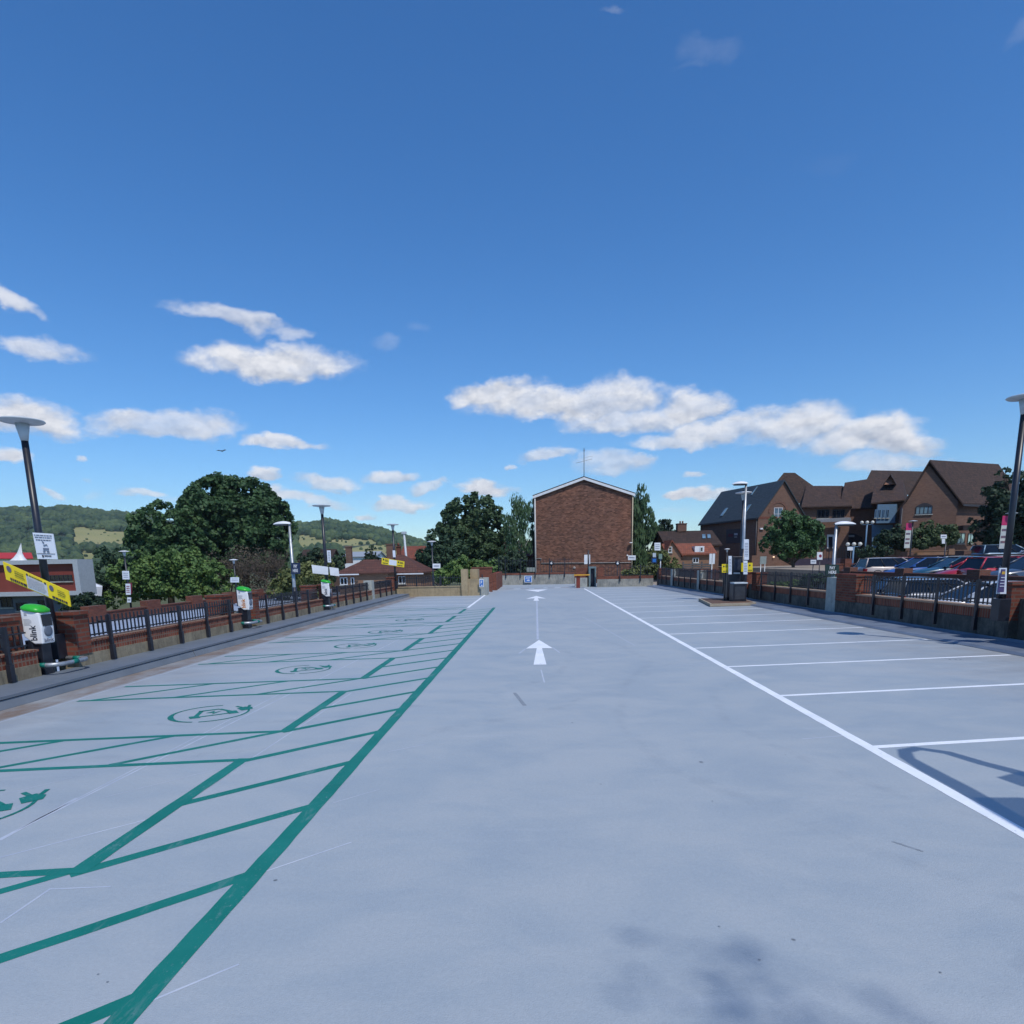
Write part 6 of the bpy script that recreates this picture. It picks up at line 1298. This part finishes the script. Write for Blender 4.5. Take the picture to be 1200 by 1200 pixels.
tr.build('trunk', mat('pale_dry_bark', (.24, .20, .15), (.16, .13, .10), rough=.95), root); tw.build('crown', mat('dry_brown_twigs', (.13, .10, .078), (.09, .072, .055), rough=.95), root)
tree('withered brown leaf haze inside the bare tree', [(285, 665, 38, 25), (262, 672, 20, 16), (312, 672, 20, 18)], 67.5, zL, None, mat('withered_leaves', (.105, .085, .06), (.075, .062, .045), rough=.95, scale=1.5), 5200, .10, name='shrub', cat='shrub', seed=41, ragged=.5)
# gull
bd = empty('bird', at(260, 528.5, 55), 0, 'small dark bird gliding above the left trees', 'bird')
b = MB(); b.lathe((-.2, 0, 0), [(0, 0), (.045, .08), (.06, .2), (.03, .34), (0, .42)], 8, (1, 0, 0)); b.build('body', mat('grey_feathers', (.1, .1, .12), (.07, .07, .09)), bd)
b = MB()
for s in (-1, 1): b.slab([(.06, s*.05, .0), (-.04, s*.05, .0), (-.02, s*.25, .09), (-.06, s*.48, .03), (.0, s*.3, .10)], (0, 0, .008))
o = b.build('wings', MATS['grey_feathers'], bd); bd.rotation_euler = (0, 0, R(80))
# unseen tree and added canopy whose shadows fall into the picture
big = empty('tree', (14.8, -13.5, -2.7), 0, 'tall tree beside the deck behind the camera, casting the soft shadow at the bottom', 'tree')
def shadow_pos(px, py, h): g0 = G(px, py); return g0+SUNV*(h/SUNV.z)
L3 = [(Vector((1.0, -2, 14)), (4, 4, 4)), (Vector((4, 0, 12)), (4, 4, 3.5)), (Vector((-1, -4, 12.5)), (3, 3, 3))]
tips = [(shadow_pos(x, y, 15.5)-big.location, r) for x, y, r in ((872, 1112, .10), (790, 1135, .24), (860, 1178, .30), (935, 1200, .30), (1015, 1205, .26), (900, 1165, .2))]
mb = MB(); leaf_crown(mb, L3, random.Random(8), 5200, .12)
for t, r in tips:
    for i in range(int(58*r)):
        q = t+rdir(rn)*r*rn.random()**.5*1.5; a = rdir(rn)*.05; b_ = a.orthogonal().normalized()*.035; mb.add([q+a, q+b_, q-a, q-b_], [(0, 1, 2, 3)])
mb.build('crown', LM, big); t_ = MB(); t_.tube([(0, 0, -.5), (0, 0, 8), (1, -1, 15)], [.4, .3, .12], 8)
for t, r in tips: t_.tube([(.3, 0, 11), (t*.5+Vector((0, 0, 7.5))), t], [.08, .02, .005], 5)
t_.build('trunk', MATS['grey_brown_bark'], big)
# added hooped canopy, unseen at the right, shaped to throw the looped shadow
hc = shadow_pos(1175, 930, 2.9); cf = empty('shadow_canopy', (hc.x+1.1, hc.y-.6, 0), 0, 'unseen hooped canopy added at the right to cast the looped shadow', 'canopy')
SHADM, nt, b_, g = newmat('shadow_lightening_sheet'); b_.inputs['Base Color'].default_value = (.05, .055, .06, 1); tb = nt.n('ShaderNodeBsdfTransparent'); tb.inputs[0].default_value = (1, .97, .9, 1); mx = nt.n('ShaderNodeMixShader'); mx.inputs[0].default_value = .42  # invented sheet, half see-through so the looped shadow comes out lighter
nt.lk(b_.outputs[0], mx.inputs[1]); nt.lk(tb.outputs[0], mx.inputs[2]); nt.lk(mx.outputs[0], SHADM.node_tree.nodes['Material Output'].inputs[0])
def sp_(x, y): return shadow_pos(x, y, 2.9)-cf.location
pts = [sp_(*p) for p in ((1215, 975), (1172, 950), (1130, 925), (1085, 901), (1063, 888), (1060, 880), (1075, 877), (1110, 882), (1150, 894), (1200, 907), (1260, 925))]
b = MB(); b.tube([Vector((p.x, p.y, 2.9)) for p in pts], [.08, .085, .08, .075, .06, .055, .055, .06, .065, .07, .07], 8); b.build('shadow_hoop', SHADM, cf)
b = MB(); b.slab([sp_(*p) for p in ((1145, 936), (1200, 936), (1300, 945), (1300, 1040), (1200, 972))], (0, 0, .05)); b.build('shadow_panel', SHADM, cf)
b = MB(); b.slab([sp_(*p)+Vector((0, 0, .01)) for p in ((1172, 912), (1200, 905), (1290, 925), (1290, 945), (1200, 922))], (0, 0, .03)); b.build('side_panel', SHADM, cf)
b = MB(); e_ = sp_(1290, 990); b.tube([(e_.x, e_.y, 0), (e_.x, e_.y, 2.9)], .06, 8); e_ = sp_(1290, 930); b.tube([(e_.x+.05, e_.y+.1, 0), (e_.x+.05, e_.y+.1, 2.9)], .06, 8); b.build('post', BLACK, cf)
# haze of the summer air
if HAZE:
    hb_ = MB(); hb_.box((-2600, -340, GZ-3.2), (2600, 2100, 230)); hm = bpy.data.materials.new('summer_haze'); hm.use_nodes = True; hn = hm.node_tree; hn.nodes.clear()
    pv = hn.nodes.new('ShaderNodeVolumePrincipled'); pv.inputs['Color'].default_value = (.75, .85, 1, 1); pv.inputs['Density'].default_value = HAZE; pv.inputs['Anisotropy'].default_value = .2
    oo = hn.nodes.new('ShaderNodeOutputMaterial'); hn.links.new(pv.outputs[0], oo.inputs['Volume']); ho = hb_.build('haze', hm); tag(ho, kind='stuff')
